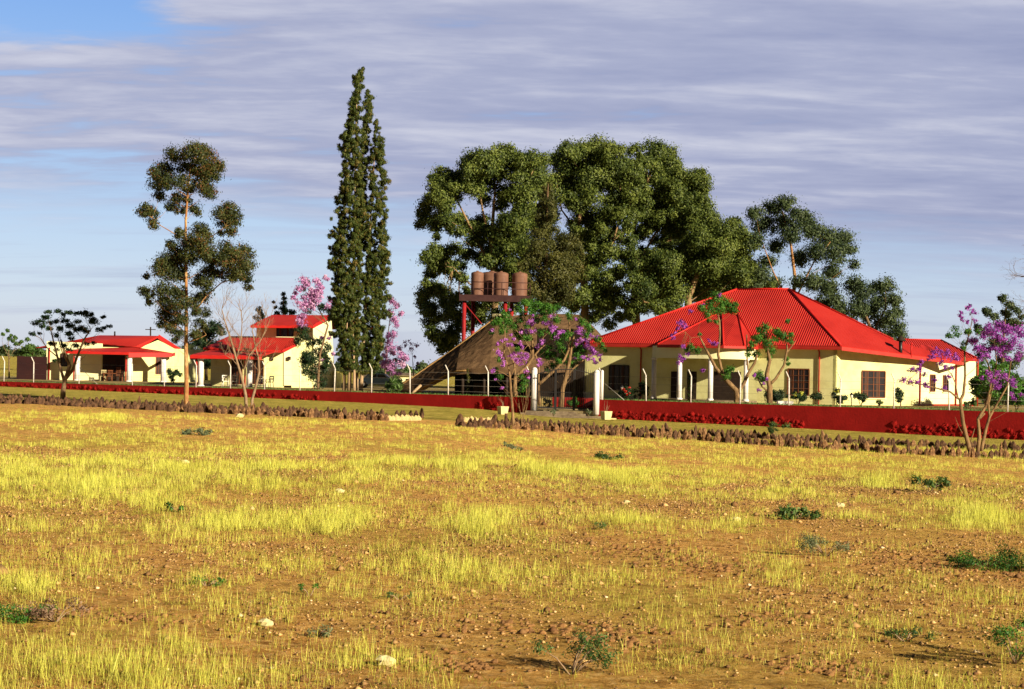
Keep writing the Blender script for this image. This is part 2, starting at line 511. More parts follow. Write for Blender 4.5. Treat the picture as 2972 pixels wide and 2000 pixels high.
def crown_pts(lst, Y, spread=1.5, rdef=8, grow=1.0):
    out = []
    for t in lst:
        r = (t[2] if len(t) > 2 else rdef) * grow
        dy = t[3] if len(t) > 3 else random.uniform(-spread, spread)
        c = P(t[0], t[1], Y + dy)
        out.append((c, r * (Y + dy) / F, random.uniform(-0.12, 0.12)))
    return out


def limb(mb, pts, r0, r1, n=7, wob=0.06, jit=0.0):
    pts = [Vector(p) for p in pts]
    out = []
    for i in range(len(pts) - 1):
        for k in range(3):
            t = k / 3; q = pts[i].lerp(pts[i + 1], t)
            if jit and (i or k): q = q + Vector((random.uniform(-jit, jit), random.uniform(-jit, jit), 0))
            out.append(q)
    out.append(pts[-1])
    m = len(out)
    rad = [r0 + (r1 - r0) * (k / (m - 1)) for k in range(m)]
    mb.tube(out, rad, n, True, wob)
    return out


def auto_branches(mb, stem, clusters, r=0.05, every=1, n=5):
    """a thin curved branch from a lower point of the stem to each cluster"""
    for cl in clusters[::every]:
        c = Vector(cl[0])
        best = None
        for q in stem:
            dz = c.z - q.z; d = (Vector((c.x - q.x, c.y - q.y, 0))).length
            cost = abs(dz - 0.8 * d) + 0.6 * d
            if best is None or cost < best[0]: best = (cost, q)
        q = best[1]; mid = q.lerp(c, 0.5); mid.z -= 0.12 * (c - q).length * 0.5
        mid.x += random.uniform(-.1, .1) * (c - q).length; mid.y += random.uniform(-.1, .1) * (c - q).length
        L = (c - q).length
        rr = r * min(1.6, 0.5 + L * 0.12)
        mb.tube([q, q.lerp(mid, .5), mid, mid.lerp(c, .6), c], [rr, rr * .8, rr * .6, rr * .4, rr * .15], n, False)
        stem = stem


def recurse_branch(mb, p, d, length, r, depth, n=5, spread=0.6, up=0.15, seg=3, kids=(2, 3)):
    pts = [p]; dd = d.copy()
    for k in range(seg):
        dd = (dd + Vector((random.gauss(0, .12), random.gauss(0, .12), random.gauss(0, .08) + up * 0.3))).normalized()
        pts.append(pts[-1] + dd * length / seg)
    mb.tube(pts, [r * (1 - .35 * k / seg) for k in range(seg + 1)], n if depth > 1 else 3, False)
    if depth <= 0: return
    for _ in range(random.randint(*kids)):
        ax = Vector((random.gauss(0, 1), random.gauss(0, 1), random.gauss(0, 1)))
        ax = (ax - dd * ax.dot(dd)).normalized()
        nd = (dd + ax * spread * random.uniform(.6, 1.3) + Vector((0, 0, up))).normalized()
        q = pts[-1] if random.random() < .6 else pts[-2]
        recurse_branch(mb, q, nd, length * random.uniform(.6, .85), r * .58, depth - 1, n, spread, up, seg, kids)


# ================================================================== THE GROUND
def build_ground():
    ys = np.concatenate([np.arange(-40, 8, 4), np.arange(8, 60, 0.5), np.arange(60, 140, 1.0), np.arange(140, 260, 4), np.geomspace(262, 7000, 46)])
    cx = np.linspace(-1, 1, 181); cx = np.sign(cx) * np.abs(cx) ** 1.35
    W = 30 + 0.75 * np.clip(ys, 0, None) + 10
    X = cx[None, :] * W[:, None]; Y = np.repeat(ys[:, None], len(cx), 1)
    Z = ground_z(X, Y)
    V = np.stack([X, Y, Z], -1).reshape(-1, 3)
    ny, nx = X.shape
    a = (np.arange(ny - 1)[:, None] * nx + np.arange(nx - 1)[None, :]).ravel()
    Fc = np.stack([a, a + 1, a + nx + 1, a + nx], 1)
    m = bpy.data.materials.new('soil'); m.use_nodes = True
    nt = m.node_tree; N, L = nt.nodes, nt.links
    b = N['Principled BSDF']; b.inputs['Roughness'].default_value = 1.0; b.inputs['Specular IOR Level'].default_value = 0.02
    tc = N.new('ShaderNodeTexCoord')

    def noise(sc, det, stretch=(1, 1, 1), rough=0.6):
        mp = N.new('ShaderNodeMapping'); mp.inputs['Scale'].default_value = stretch; L.new(tc.outputs['Object'], mp.inputs[0])
        n = N.new('ShaderNodeTexNoise'); n.inputs['Scale'].default_value = sc; n.inputs['Detail'].default_value = det
        n.inputs['Roughness'].default_value = rough; L.new(mp.outputs[0], n.inputs['Vector']); return n.outputs['Fac']

    def ramp(src, *st):
        r = N.new('ShaderNodeValToRGB'); L.new(src, r.inputs[0]); e = r.color_ramp.elements
        e[0].position, e[0].color = st[0][0], (*st[0][1], 1); e[1].position, e[1].color = st[-1][0], (*st[-1][1], 1)
        for p, c in st[1:-1]: k = e.new(p); k.color = (*c, 1)
        return r.outputs[0]

    def mix(f, a_, b_, mode='MIX'):
        n = N.new('ShaderNodeMix'); n.data_type = 'RGBA'; n.blend_type = mode
        if isinstance(f, float): n.inputs[0].default_value = f
        else: L.new(f, n.inputs[0])
        for s_, v in ((6, a_), (7, b_)):
            if isinstance(v, tuple): n.inputs[s_].default_value = (*v, 1)
            else: L.new(v, n.inputs[s_])
        return n.outputs[2]
    soil = ramp(noise(9, 8, rough=0.75), (0.36, (0.44, 0.20, 0.05)), (0.5, (0.78, 0.43, 0.12)), (0.66, (0.94, 0.64, 0.27)))
    dry = ramp(noise(6, 8, rough=0.75), (0.35, (0.38, 0.26, 0.05)), (0.55, (0.70, 0.49, 0.11)), (0.7, (0.88, 0.66, 0.22)))
    f1 = ramp(noise(0.13, 6, (1, 0.55, 1), 0.65), (0.46, (0, 0, 0)), (0.64, (1, 1, 1)))
    c = mix(f1, soil, dry)
    # lawn strip and beyond: more olive, finer
    sep = N.new('ShaderNodeSeparateXYZ'); L.new(tc.outputs['Object'], sep.inputs[0])
    ad = N.new('ShaderNodeMath'); ad.operation = 'MULTIPLY_ADD'; L.new(sep.outputs[0], ad.inputs[0]); ad.inputs[1].default_value = 0.40; L.new(sep.outputs[1], ad.inputs[2])
    mr = N.new('ShaderNodeMapRange'); L.new(ad.outputs[0], mr.inputs[0])
    for i, v in ((1, 79.5), (2, 83.0), (3, 0.0), (4, 1.0)): mr.inputs[i].default_value = v
    lawn = ramp(noise(0.9, 8, (1, 0.5, 1), 0.7), (0.35, (0.32, 0.28, 0.055)), (0.55, (0.50, 0.41, 0.09)), (0.72, (0.66, 0.50, 0.15)))
    c = mix(mr.outputs[0], c, lawn)
    fleck = ramp(noise(38, 3), (0.30, (0.50, 0.45, 0.42)), (0.40, (1, 1, 1)))  # dark flecks paint in the shadows of small pebbles
    c = mix(1.0, c, fleck, 'MULTIPLY')
    speckle = ramp(noise(3.2, 9, (1, 0.8, 1), 0.82), (0.36, (0.36, 0.32, 0.30)), (0.47, (0.88, 0.86, 0.84)), (0.62, (1.25, 1.25, 1.2)))  # lumps and their shade put into the soil colour
    c = mix(1.0, c, speckle, 'MULTIPLY')
    L.new(c, b.inputs['Base Color'])
    bp = N.new('ShaderNodeBump'); bp.inputs['Strength'].default_value = 1.0; bp.inputs['Distance'].default_value = 0.10
    L.new(noise(14, 8, rough=0.8), bp.inputs['Height']); L.new(bp.outputs[0], b.inputs['Normal'])
    MATS['soil'] = m
    o = npmesh('ground', V, Fc, m)
    o.data.polygons.foreach_set('use_smooth', [True] * len(o.data.polygons))
    tag(o, 'dry orange soil with olive lawn beyond the stones', kind='structure')


build_ground()

# ================================================================== RED WALL, TERRACE, FENCE
def wallY(px):
    return 1.66 * F / (62 + 28 * px / 2972)


TOPZ = 2.6 - 1.66
GX0, GX1 = 1551, 1731


def wxy(px, back=0.0):
    Y = wallY(px); d = ray(px, hz(px)); p = CAM + d * Y
    return Vector((p.x, p.y + back, 0))


WD = (wxy(2900) - wxy(100)).normalized()
WN = Vector((-WD.y, WD.x, 0))
if WN.y < 0: WN = -WN            # away from the viewer


def build_walls():
    for a, b, lab in ((-420, GX0 - 6, 'long low red retaining wall left of the gate, below the two smaller houses'),
                      (GX1 + 6, 3420, 'long low red painted retaining wall right of the gate in front of the main house')):
        p0, p1 = wxy(a), wxy(b)
        mid = (p0 + p1) / 2
        t = thing('retaining_wall', lab, 'wall', (mid.x, mid.y, float(ground_z(mid.x, mid.y))))
        mb = MB(); n = 60; pts = []
        tops = [p0.lerp(p1, k / n) for k in range(n + 1)]
        front = [Vector((q.x, q.y, TOPZ)) for q in tops] + [Vector((q.x, q.y, -1.3)) for q in reversed(tops)]
        mb.prism(front, WN * 0.32)
        mb.build('wall', 'wall_red', t)
        # rough painted rubble showing along the foot in places
        rb = MB()
        def spans(px):
            if px < 1000: return px < 1000 and (0.9 if px < 640 else 0.7 if px < 930 else 0)
            if 1385 < px < 1475: return 1.0
            if 1790 < px < 2345: return 1.2
            if px > 2590: return 1.3
            return 0
        u = 0.0; Ltot = (p1 - p0).length
        while u < Ltot:
            q = p0 + WD * u
            pxx = 1486 + F * q.x / q.y
            s_ = spans(pxx)
            if s_:
                g = float(ground_z(q.x, q.y))
                hmax = min(0.42 * s_, (TOPZ - g) * 0.5) * random.uniform(.7, 1.1)
                z = g - 0.05
                while z < g + hmax - 0.05:
                    r = random.uniform(.09, .20)
                    c = Vector((q.x, q.y, z + r * .6)) + WD * random.uniform(-.05, .05) - WN * random.uniform(-.06, .05)
                    lump(rb, c + WN * .07, r * random.uniform(.9, 1.5), r * .62, r * .9)
                    z += r * 1.0
            u += random.uniform(.09, .17)
        rb.build('rubble_footing', 'rubble_red', t)


def lump(mb, c, rx, ry, rz, n=6, m=4):
    i = len(mb.v)
    mb.v.append(tuple(c - Vector((0, 0, rz))))
    for a in range(1, m):
        th = math.pi * a / m
        for k in range(n):
            ph = 2 * math.pi * (k + (a % 2) * .5) / n; j = random.uniform(.78, 1.2)
            mb.v.append((c.x + rx * j * math.sin(th) * math.cos(ph), c.y + ry * j * math.sin(th) * math.sin(ph), c.z - rz * j * math.cos(th)))
    mb.v.append(tuple(c + Vector((0, 0, rz))))
    top = len(mb.v) - 1
    for k in range(n):
        mb.f.append((i, i + 1 + (k + 1) % n, i + 1 + k))
        mb.f.append((top, top - n + k, top - n + (k + 1) % n))
    for a in range(m - 2):
        for k in range(n):
            q = i + 1 + a * n
            mb.f.append((q + k, q + (k + 1) % n, q + n + (k + 1) % n, q + n + k))


build_walls()


def build_terrace():
    mb = MB()
    zt = 0.80
    l0, l1 = wxy(-420, .3), wxy(GX0 - 8, .3)
    r0, r1 = wxy(GX1 + 8, .3), wxy(3420, .3)
    cY = 114.2
    def slab(pts, z, depth):
        mb.prism([Vector((p[0], p[1], z)) for p in pts], (0, 0, -depth))
    slab([l0, l1, (l1.x, cY), (l1.x, 160), (l0.x - 25, 205), (l0.x - 25, l0.y)], zt, 1.6)
    slab([r0, r1, (r1.x + 10, 160), (r0.x, 160), (r0.x, cY)], zt, 1.6)
    slab([(l1.x + .004, cY), (r0.x - .004, cY), (r0.x - .004, 160), (l1.x + .004, 160)], zt - .004, 1.6)
    o = mb.build('terrace', mat('terrace_soil', (0.22, 0.17, 0.06), (0.36, 0.27, 0.10), scale=1.2, rough=1, bump=0.03), None)
    tag(o, 'garden terrace behind the red wall', kind='structure')
    mb = MB()
    mb.prism([Vector((l1.x + .01, l1.y - .4, .20)), Vector((r0.x - .01, r0.y - .4, .20)), Vector((r0.x - .01, cY, .30)), Vector((l1.x + .01, cY, .30))], (0, 0, -.8))
    o = mb.build('path', mat('path_sand', (0.52, 0.42, 0.22), (0.40, 0.30, 0.14), scale=3, rough=1, bump=0.03), None)
    tag(o, 'sandy path inside the gate', kind='structure')
    # low inner wall behind the gate
    mb = MB()
    a = P(1604, 1150, 112.6); b = P(1729, 1152, 112.2)
    mb.prism([Vector((a.x, a.y, .2)), Vector((b.x, b.y, .2)), Vector((b.x, b.y, .92)), Vector((a.x, a.y, .92))], (0, .25, 0))
    o = mb.build('garden_wall', 'wall_red', None, (a + b) / 2)
    tag(o, 'short low red garden wall seen through the bars of the gate', 'garden wall')


build_terrace()


def build_fence():
    pxs = [-95, 11, 97, 229, 384, 477, 569, 669, 768, 871, 971, 1079, 1191, 1302, 1418, 1538, 1747, 1877, 2007, 2150, 2292, 2441, 2597, 2758, 2928, 3105]
    names = {11: 'leftmost in the photo, against open field', 97: 'in front of the maroon wall', 229: 'before the left porch column of the bungalow',
             384: 'before the corner porch column of the bungalow', 477: 'before the right porch column of the bungalow', 569: 'right of the tall gum tree trunk',
             669: 'between the plastic chairs on the villa porch', 768: 'right of the bare tree stems, beside a plastic chair', 871: 'in front of the bright yellow side wall of the villa',
             971: 'just left of the cypress trunks', 1079: 'just right of the cypress trunks', 1191: 'at the low tip of the thatched roof', 1302: 'before the dark left opening of the thatched shelter',
             1418: 'left of the slender blossoming sapling', 1538: 'touching the left gate pillar', 1747: 'touching the right gate pillar', 1877: 'left of the porch columns of the main house',
             2007: 'between the middle porch columns of the main house', 2150: 'beside the forked trunk before the main house porch', 2292: 'at the left of the framed window of the main house',
             2441: 'at the corner of the main house', 2597: 'right of the large wing window of the main house', 2758: 'in front of the pale sunlit end wall',
             2928: 'among purple blossoms at the right edge of the photo'}
    proto = None
    tops = {}
    for px in pxs:
        q = wxy(px, .16); base = Vector((q.x, q.y, TOPZ))
        lab = 'bent white fence post ' + names.get(px, 'beyond the edge of the view')
        if proto is None:
            t = thing('fence_post', lab, 'fence post', base, 'white posts along the top of the red wall')
            mb = MB(); mb.tube([base + Vector((0, 0, -.1)), base + Vector((0, 0, 1.55))], .042, 8); pole = mb.build('pole', 'post_paint', t)
            mb = MB(); mb.tube([base + Vector((0, 0, 1.551)), base + Vector((-.19, -.05, 1.95))], .034, 8); arm = mb.build('arm', 'post_paint', t)
            proto = t
        else:
            t = proto.copy(); COL.objects.link(t); t['label'] = lab
            for ch in (pole, arm):
                c = ch.copy(); COL.objects.link(c); c.parent = t
            t.location = base; t.rotation_euler = (R(random.uniform(-1, 1)), R(random.uniform(-1.3, 1)), 0)
        tops[px] = (t, base)
    proto['label'] = 'white fence post with bent tip on the red wall, beyond the left edge'
    # stays
    for px, dx, nm in ((384, 0, ''), (1747, 1, '')):
        pass
    t, base = tops[1747]
    e = P(1812, 1156, wallY(1812)); mb = MB(); mb.tube([base + Vector((0, 0, 1.15)), Vector((e.x, e.y, TOPZ))], .022, 6)
    s = mb.build('stay', 'wire', None, base); s.location = (0, 0, 0); s.parent = t
    t, base = tops[229]
    e = P(283, 1112, wallY(283)); mb = MB(); mb.tube([base + Vector((0, 0, 1.25)), Vector((e.x, e.y, TOPZ))], .02, 6)
    s = mb.build('stay', 'wire', None, base); s.location = (0, 0, 0); s.parent = t
    t, base = tops[1538]
    e = P(1495, 1146, wallY(1495)); mb = MB(); mb.tube([base + Vector((0, 0, 1.15)), Vector((e.x, e.y, TOPZ))], .02, 6)
    s = mb.build('stay', 'wire', None, base); s.location = (0, 0, 0); s.parent = t
    for side, run in (('left of the gate', pxs[:16]), ('right of the gate', pxs[16:])):
        a, b = wxy(run[0], .11), wxy(run[-1], .11)
        t = thing('wire_fence', 'thin wire strands strung between the white posts ' + side, 'fence', (a.x, a.y, TOPZ))
        for h in (.25, .62, 1.0, 1.45):
            mb = MB()
            mb.tube([Vector((a.x, a.y, TOPZ + h)), Vector((b.x, b.y, TOPZ + h))], .0045, 4)
            mb.build('wire', 'wire', t)


build_fence()


# ------------------------------------------------------------------ gate, steps, planters
def build_gate():
    Yg = wallY(1640) - .1
    for px, lab in ((1549, 'round white gate pillar left of the black gate'), (1730, 'round white gate pillar right of the black gate')):
        Y = wallY(px) - .15
        b = P(px, 1190 if px < 1600 else 1196, Y); b.z = .14 if px < 1600 else .02
        top = P(px + 2, 1066 if px < 1600 else 1073, Y).z
        t = thing('gate_pillar', lab, 'pillar', b, 'round white pillars either side of the gate')
        MB().lathe(b, [(.185, 0), (.18, top - b.z - .18)], 20).build('shaft', 'white_paint', t)
        h = top - b.z - .179
        MB().lathe(b, [(.18, h), (.17, h + .06), (.12, h + .14), (.02, h + .18)], 20).build('cap', 'white_paint', t)
    # second slimmer white stub beside the right pillar
    b = P(1746, 1158, wallY(1746) + .02); b.z = TOPZ
    o = MB().lathe(b, [(.10, 0), (.10, 1.75), (.05, 1.82)], 14).build('gate_stub', 'white_paint', None, b)
    tag(o, 'slim white pipe standing on the wall directly behind the right gate pillar', 'pipe')
    a0 = P(1559, 1186, Yg); a0.z = .30
    t = thing('iron_gate', 'black wrought iron double gate with spear topped bars between the white pillars', 'gate', a0)
    def X(px): return P(px, 1100, Yg).x
    def Z(py, px=1640): return P(px, py, Yg).z
    def topz(px):
        # arched top rail, lower at both ends
        f = (px - 1642) / 85.0
        return Z(1072 + 16 * f * f)
    mb = MB()
    xs = [1560, 1613, 1667, 1726]
    for i in range(3):
        seg = 6
        for k in range(seg):
            p = xs[i] + (xs[i + 1] - xs[i]) * k / seg; q = xs[i] + (xs[i + 1] - xs[i]) * (k + 1) / seg
            mb.bar((X(p), Yg, topz(p)), (X(q), Yg, topz(q)), .045, .06)
        m2 = MB(); m2.bar((X(xs[i]) + .06, Yg, Z(1184)), (X(xs[i + 1]) - .06, Yg, Z(1185)), .045, .09); m2.build('bottom_rail', 'black_iron', t)
        m2 = MB(); m2.bar((X(xs[i]) + .06, Yg, Z(1139)), (X(xs[i + 1]) - .06, Yg, Z(1140)), .03, .03); m2.build('middle_rail', 'black_iron', t)
    mb.build('top_rail', 'black_iron', t)
    for px in xs:
        w = .15 if px in (1613, 1667) else .09
        mb = MB(); mb.bar((X(px), Yg, Z(1193 if w > .1 else 1188)), (X(px), Yg, topz(px)), w, .06, (0, 1, 0)); mb.build('stile', 'black_iron', t)
    mb = MB(); n = 27
    for k in range(1, n):
        px = 1560 + (1726 - 1560) * k / n
        if min(abs(px - 1613), abs(px - 1667)) < 2.5: continue
        zt = topz(px) + .16
        mb.tube([(X(px), Yg + .03, Z(1184)), (X(px), Yg + .03, zt), (X(px), Yg + .03, zt + .10)], [.014, .014, .002], 5)
    for k in range(n * 2):
        px = 1560 + (1726 - 1560) * (k + .5) / n / 2
        mb.tube([(X(px), Yg + .02, Z(1184)), (X(px), Yg + .02, Z(1139) + .07)], .007, 4)
    mb.build('bars', 'black_iron', t)
    # concrete steps
    b = P(1620, 1215, 101); b.z = float(ground_z(b.x, b.y))
    t = thing('steps', 'four wide worn concrete steps below the black gate', 'steps', b)
    zs = [.14, .03, -.08, -.19]
    yb = Yg + .35
    for k, z in enumerate(zs):
        x0 = P(1524 - 14 * k, 1190, Yg).x; x1 = P(1737 + 2 * k, 1190, Yg).x
        y0 = Yg - .45 - .42 * k
        mb = MB(); mb.prism([Vector((x0, y0, z)), Vector((x1, y0, z)), Vector((x1, yb if k == 0 else Yg - .45 - .42 * (k - 1), z)), Vector((x0, yb if k == 0 else Yg - .45 - .42 * (k - 1), z))], (0, 0, -.5))
        mb.build('step', 'concrete', t)
    # planters
    for (px, py, lab) in ((1459, 1204, 'tapered pale square concrete planter left of the steps'), (1759, 1218, 'tapered pale square concrete planter right of the steps')):
        g = P(px, py, 101.2); z0 = g.z
        t = thing('planter', lab, 'planter', Vector((g.x, g.y, z0)), 'square concrete planters beside the steps')
        def ring(hw, z, rz=R(28)):
            return [Vector((g.x, g.y, z)) + Matrix.Rotation(rz, 3, 'Z') @ Vector((sx * hw, sy * hw, 0)) for sx, sy in ((-1, -1), (1, -1), (1, 1), (-1, 1))]
        mb = MB(); r0, r1, r2, r3 = ring(.20, z0), ring(.27, z0 + .50), ring(.23, z0 + .50), ring(.20, z0 + .40)
        for k in range(4):
            j = (k + 1) % 4
            mb.poly([r0[k], r0[j], r1[j], r1[k]]); mb.poly([r1[k], r1[j], r2[j], r2[k]]); mb.poly([r2[k], r2[j], r3[j], r3[k]])
        mb.poly(r0[::-1]); mb.build('bowl', 'pot_stone', t)
        MB().poly([v + Vector((0, 0, .003)) for v in r3]).build('soil', 'bark_brown', t)
        mb = MB()
        for k in range(5):
            mb.tube([Vector((g.x, g.y, z0 + .4)), Vector((g.x + random.uniform(-.2, .15), g.y, z0 + .7)), Vector((g.x + random.uniform(-.45, .3), g.y, z0 + random.uniform(.8, 1.15)))], [.012, .008, .003], 4)
        mb.build('twigs', 'bark_twig', t)
    # relief shape on planter faces kept plain; square slab of the right planter foot
    g = P(1775, 1217, 101.5)
    o = MB().box(Vector((g.x, g.y, g.z + .03)), (.55, .35, .08)).build('paving_slab', 'pot_stone', None, g)
    tag(o, 'thin pale slab lying at the foot of the right planter', 'slab')
    g = gpoint(1468, 1236); top = P(1468, 1200, g.y)
    o = MB().tube([g + Vector((0, 0, -.1)), Vector((g.x, g.y, top.z))], [.085, .07], 9, True, .08).build('stump_post', 'stone_dark', None, g)
    tag(o, 'short dark wooden stump post standing behind the stone edging left of the gate', 'post')


build_gate()


# ------------------------------------------------------------------ edging stones
def build_stones():
    meshes = []
    for k in range(10):
        rnd = random.Random(40 + k); me = bpy.data.meshes.new('stone')
        n, m = 8, 7; V = []; Fc = []
        top = rnd.uniform(.15, .5); lean = rnd.uniform(-.2, .2)
        for a in range(m + 1):
            t = a / m; z = t
            w = (1 - .22 * t) * (1 if t < .4 else max(.0, 1 - ((t - .4) / .66) ** (1.7 + top * 2.6))) if a < m else .16
            for j in range(n):
                ph = 2 * math.pi * j / n
                q = rnd.uniform(.82, 1.15)
                V.append((.5 * w * q * math.cos(ph) + lean * t * .35, .32 * w * q * math.sin(ph) + rnd.uniform(-.03, .03), z + rnd.uniform(-.03, .03)))
        for a in range(m):
            for j in range(n): Fc.append((a * n + j, a * n + (j + 1) % n, (a + 1) * n + (j + 1) % n, (a + 1) * n + j))
        Fc.append(tuple(range(n - 1, -1, -1))); Fc.append(tuple(range(m * n, m * n + n)))
        me.from_pydata(V, [], Fc); me.update()
        meshes.append(me)
    variants = []
    for me in meshes:
        for mm in ('stone_brown', 'stone_dark', 'stone_cream'):
            c = me.copy(); c.materials.append(M[mm]); variants.append((mm, c))

    def interp(path, x):
        return float(np.interp(x, [p[0] for p in path], [p[1] for p in path]))
    Lf = [(-60, 1168), (0, 1170), (176, 1177), (381, 1187), (500, 1194), (600, 1198), (793, 1206), (1000, 1215), (1128, 1222)]
    Rf = [(1332, 1237), (1350, 1239), (1580, 1249), (1700, 1260), (2006, 1277), (2300, 1297), (2644, 1318), (2972, 1333), (3060, 1338)]
    rows = [('L', Lf, 0, -60, 1126), ('L', Lf, -9, -60, 1130), ('R', Rf, 0, 1345, 3060), ('R', Rf, -1, 1365, 3060)]
    placed = []
    for side, path, off, x0, x1 in rows:
        x = x0
        while x < x1:
            y = interp(path, x)
            o2 = off
            if side == 'R' and off < 0: o2 = -float(np.interp(x, [1345, 2000, 2700, 3060], [9, 15, 23, 25]))
            g = gpoint(x, y + o2 + random.uniform(-1.5, 1.5))
            pxm = g.y / F
            w = random.uniform(.18, .36); h = random.uniform(.20, .41) * (1.0 if off == 0 else 1.02)
            if random.random() < .12: h *= 1.3
            placed.append([side, off, x, g, w, h])
            x += (w * random.uniform(.58, .88)) / pxm
    # nearest first: 300 individuals, the rest one object
    placed.sort(key=lambda t: t[3].y)
    def nth(k): return '%d%s' % (k, 'th' if 10 <= k % 100 <= 20 else {1: 'st', 2: 'nd', 3: 'rd'}.get(k % 10, 'th'))
    marks = {'R': [(1334, 'the end boulder'), (1468, 'the stump post'), (1491, 'the slender sapling'), (1759, 'the right planter'), (2257, 'the knee high green plant'), (2822, 'the purple tree')],
             'L': [(1128, 'the cream stones'), (724, 'the bare tree'), (541, 'the gum trunk'), (183, 'the umbrella tree')]}
    line_name = {True: 'near', False: 'far'}
    for key in (('L', True), ('L', False), ('R', True), ('R', False)):
        row = sorted([p for p in placed if p[0] == key[0] and (p[1] == 0) == key[1]], key=lambda p: p[2])
        for idx, p in enumerate(row):
            mk = min(marks[key[0]], key=lambda m_: abs(m_[0] - p[2]))
            right = p[2] >= mk[0]
            k = sum(1 for q in row if (mk[0] <= q[2] <= p[2] if right else p[2] <= q[2] < mk[0]))
            look = 'tall ' if p[5] > .40 else 'squat ' if p[5] < .25 else ''
            look += 'broad ' if p[4] > .31 else 'narrow ' if p[4] < .19 else ''
            p.append('%sbrown edging stone, %s %s of %s, %s line' % (look, nth(k), 'right' if right else 'left', mk[1], line_name[key[1]]))
    rest = MB()
    for i, (side, off, x, g, w, h, lab) in enumerate(placed):
        kind = 'stone_brown' if random.random() < .62 else 'stone_dark'
        if off < 0 and random.random() < .5: kind = 'stone_dark'
        vs = [v for v in variants if v[0] == kind]
        me = random.choice(vs)[1]
        rz = random.uniform(-.5, .5)
        if i < 285:
            o = bpy.data.objects.new('edging_stone', me); COL.objects.link(o)
            o.location = g - Vector((0, 0, .05)); o.scale = (w, w * 1.1, h + .05)
            o.rotation_euler = (R(random.uniform(-9, 9)), R(random.uniform(-10, 10)), rz)
            tag(o, lab, 'stone', 'rough stones edging the lawn')
        else:
            i0 = len(rest.v); mt = Matrix.Rotation(rz, 3, 'Z')
            for v in me.vertices:
                rest.v.append(tuple(g - Vector((0, 0, .05)) + mt @ Vector((v.co.x * w, v.co.y * w * 1.1, v.co.z * (h + .05)))))
            for p in me.polygons: rest.f.append(tuple(i0 + k for k in p.vertices))
    o = rest.build('edging_stones', 'stone_dark', None, placed[-1][3]); tag(o, 'far run of small upright stones edging the lawn on the left', 'stones', kind='stuff')
    # special stones
    g = gpoint(1334, 1238)
    o = bpy.data.objects.new('boulder', variants[1][1]); COL.objects.link(o); o.location = g - Vector((0, 0, .05)); o.scale = (.42, .35, .62)
    tag(o, 'large rounded dark stone ending the edging row left of the steps', 'boulder')
    # short return rows: sunlit faces put into the cream colour of the stones
    for (xa, ya, xb, yb, lab, grp) in ((1130, 1221, 1222, 1221, 'cream sunlit stone, %s from the left in the return ending the left edging row', 'cream stones closing the left edging row'),
                                       (1350, 1225, 1440, 1228, 'cream sunlit stone, %s right of the boulder, behind the dark edging stones', 'cream stones behind the start of the right edging row')):
        x = xa; k_ = 0
        while x < xb:
            k_ += 1
            g = gpoint(x, ya + (yb - ya) * (x - xa) / (xb - xa))
            o = bpy.data.objects.new('cream_stone', random.choice([v for v in variants if v[0] == 'stone_cream'])[1]); COL.objects.link(o)
            o.location = g - Vector((0, 0, .05)); o.scale = (.30, .2, random.uniform(.26, .36)); o.rotation_euler = (0, R(random.uniform(-6, 6)), R(random.uniform(0, 25)))
            tag(o, lab % nth(k_), 'stone', grp); x += 9.5
    for k, x in enumerate((1152, 1166, 1172, 1192, 1208, 1224)):
        g = gpoint(x, 1213)
        o = bpy.data.objects.new('edging_stone', random.choice([v for v in variants if v[0] == 'stone_dark'])[1]); COL.objects.link(o)
        o.location = g; o.scale = (.25, .22, .38 if x != 1224 else .5); tag(o, 'dark stone behind the cream stones, %s from the left, ending the left edging row' % nth(k + 1), 'stone', 'dark stones behind the cream stones left')
    # loose pale rocks in the field
    for (px, py, s, lab) in ((772, 1817, .085, 'pale rock in the foreground soil below the small green weeds'), (1122, 1932, .10, 'whitish grey rock half hidden in bright grass near the bottom edge'),
                             (988, 1431, .10, 'small white rock in the upper field of grass'), (537, 1345, .10, 'tiny pale rock at the far edge of the grass on the left'),
                             (695, 1212, .2, 'low pale rubble heap just in front of the left edging stones'), (2440, 1472, .09, 'pale flat rock on bare soil at right'),
                             (2137, 1512, .08, 'round cream pebble rock on the bare soil at right of centre'), (1818, 1462, .08, 'two-tone pale rock in the middle of the field')):
        g = gpoint(px, py); mb = MB(); lump(mb, g + Vector((0, 0, s * .35)), s, s * .8, s * .6, 8, 5)
        tag(mb.build('rock', 'pot_stone', None, g), lab, 'rock')


build_stones()


# ================================================================== HOUSES
def roof_face(mb, pts, eave, th=0.07):
    """sloping roof sheet; u runs along the eave for the corrugation"""
    pts = [Vector(p) for p in pts]; e = Vector(eave); e.z = 0; e.normalize()
    n = (pts[1] - pts[0]).cross(pts[2] - pts[0]).normalized()
    if n.z < 0: n = -n; pts = pts[::-1]
    s = n.cross(e).normalized()
    uv = [(p.dot(e), p.dot(s)) for p in pts]
    mb.prism(pts, -n * th, uv)


def rib(mb, a, b, r=.06):
    mb.tube([Vector(a), Vector(b)], r, 6)


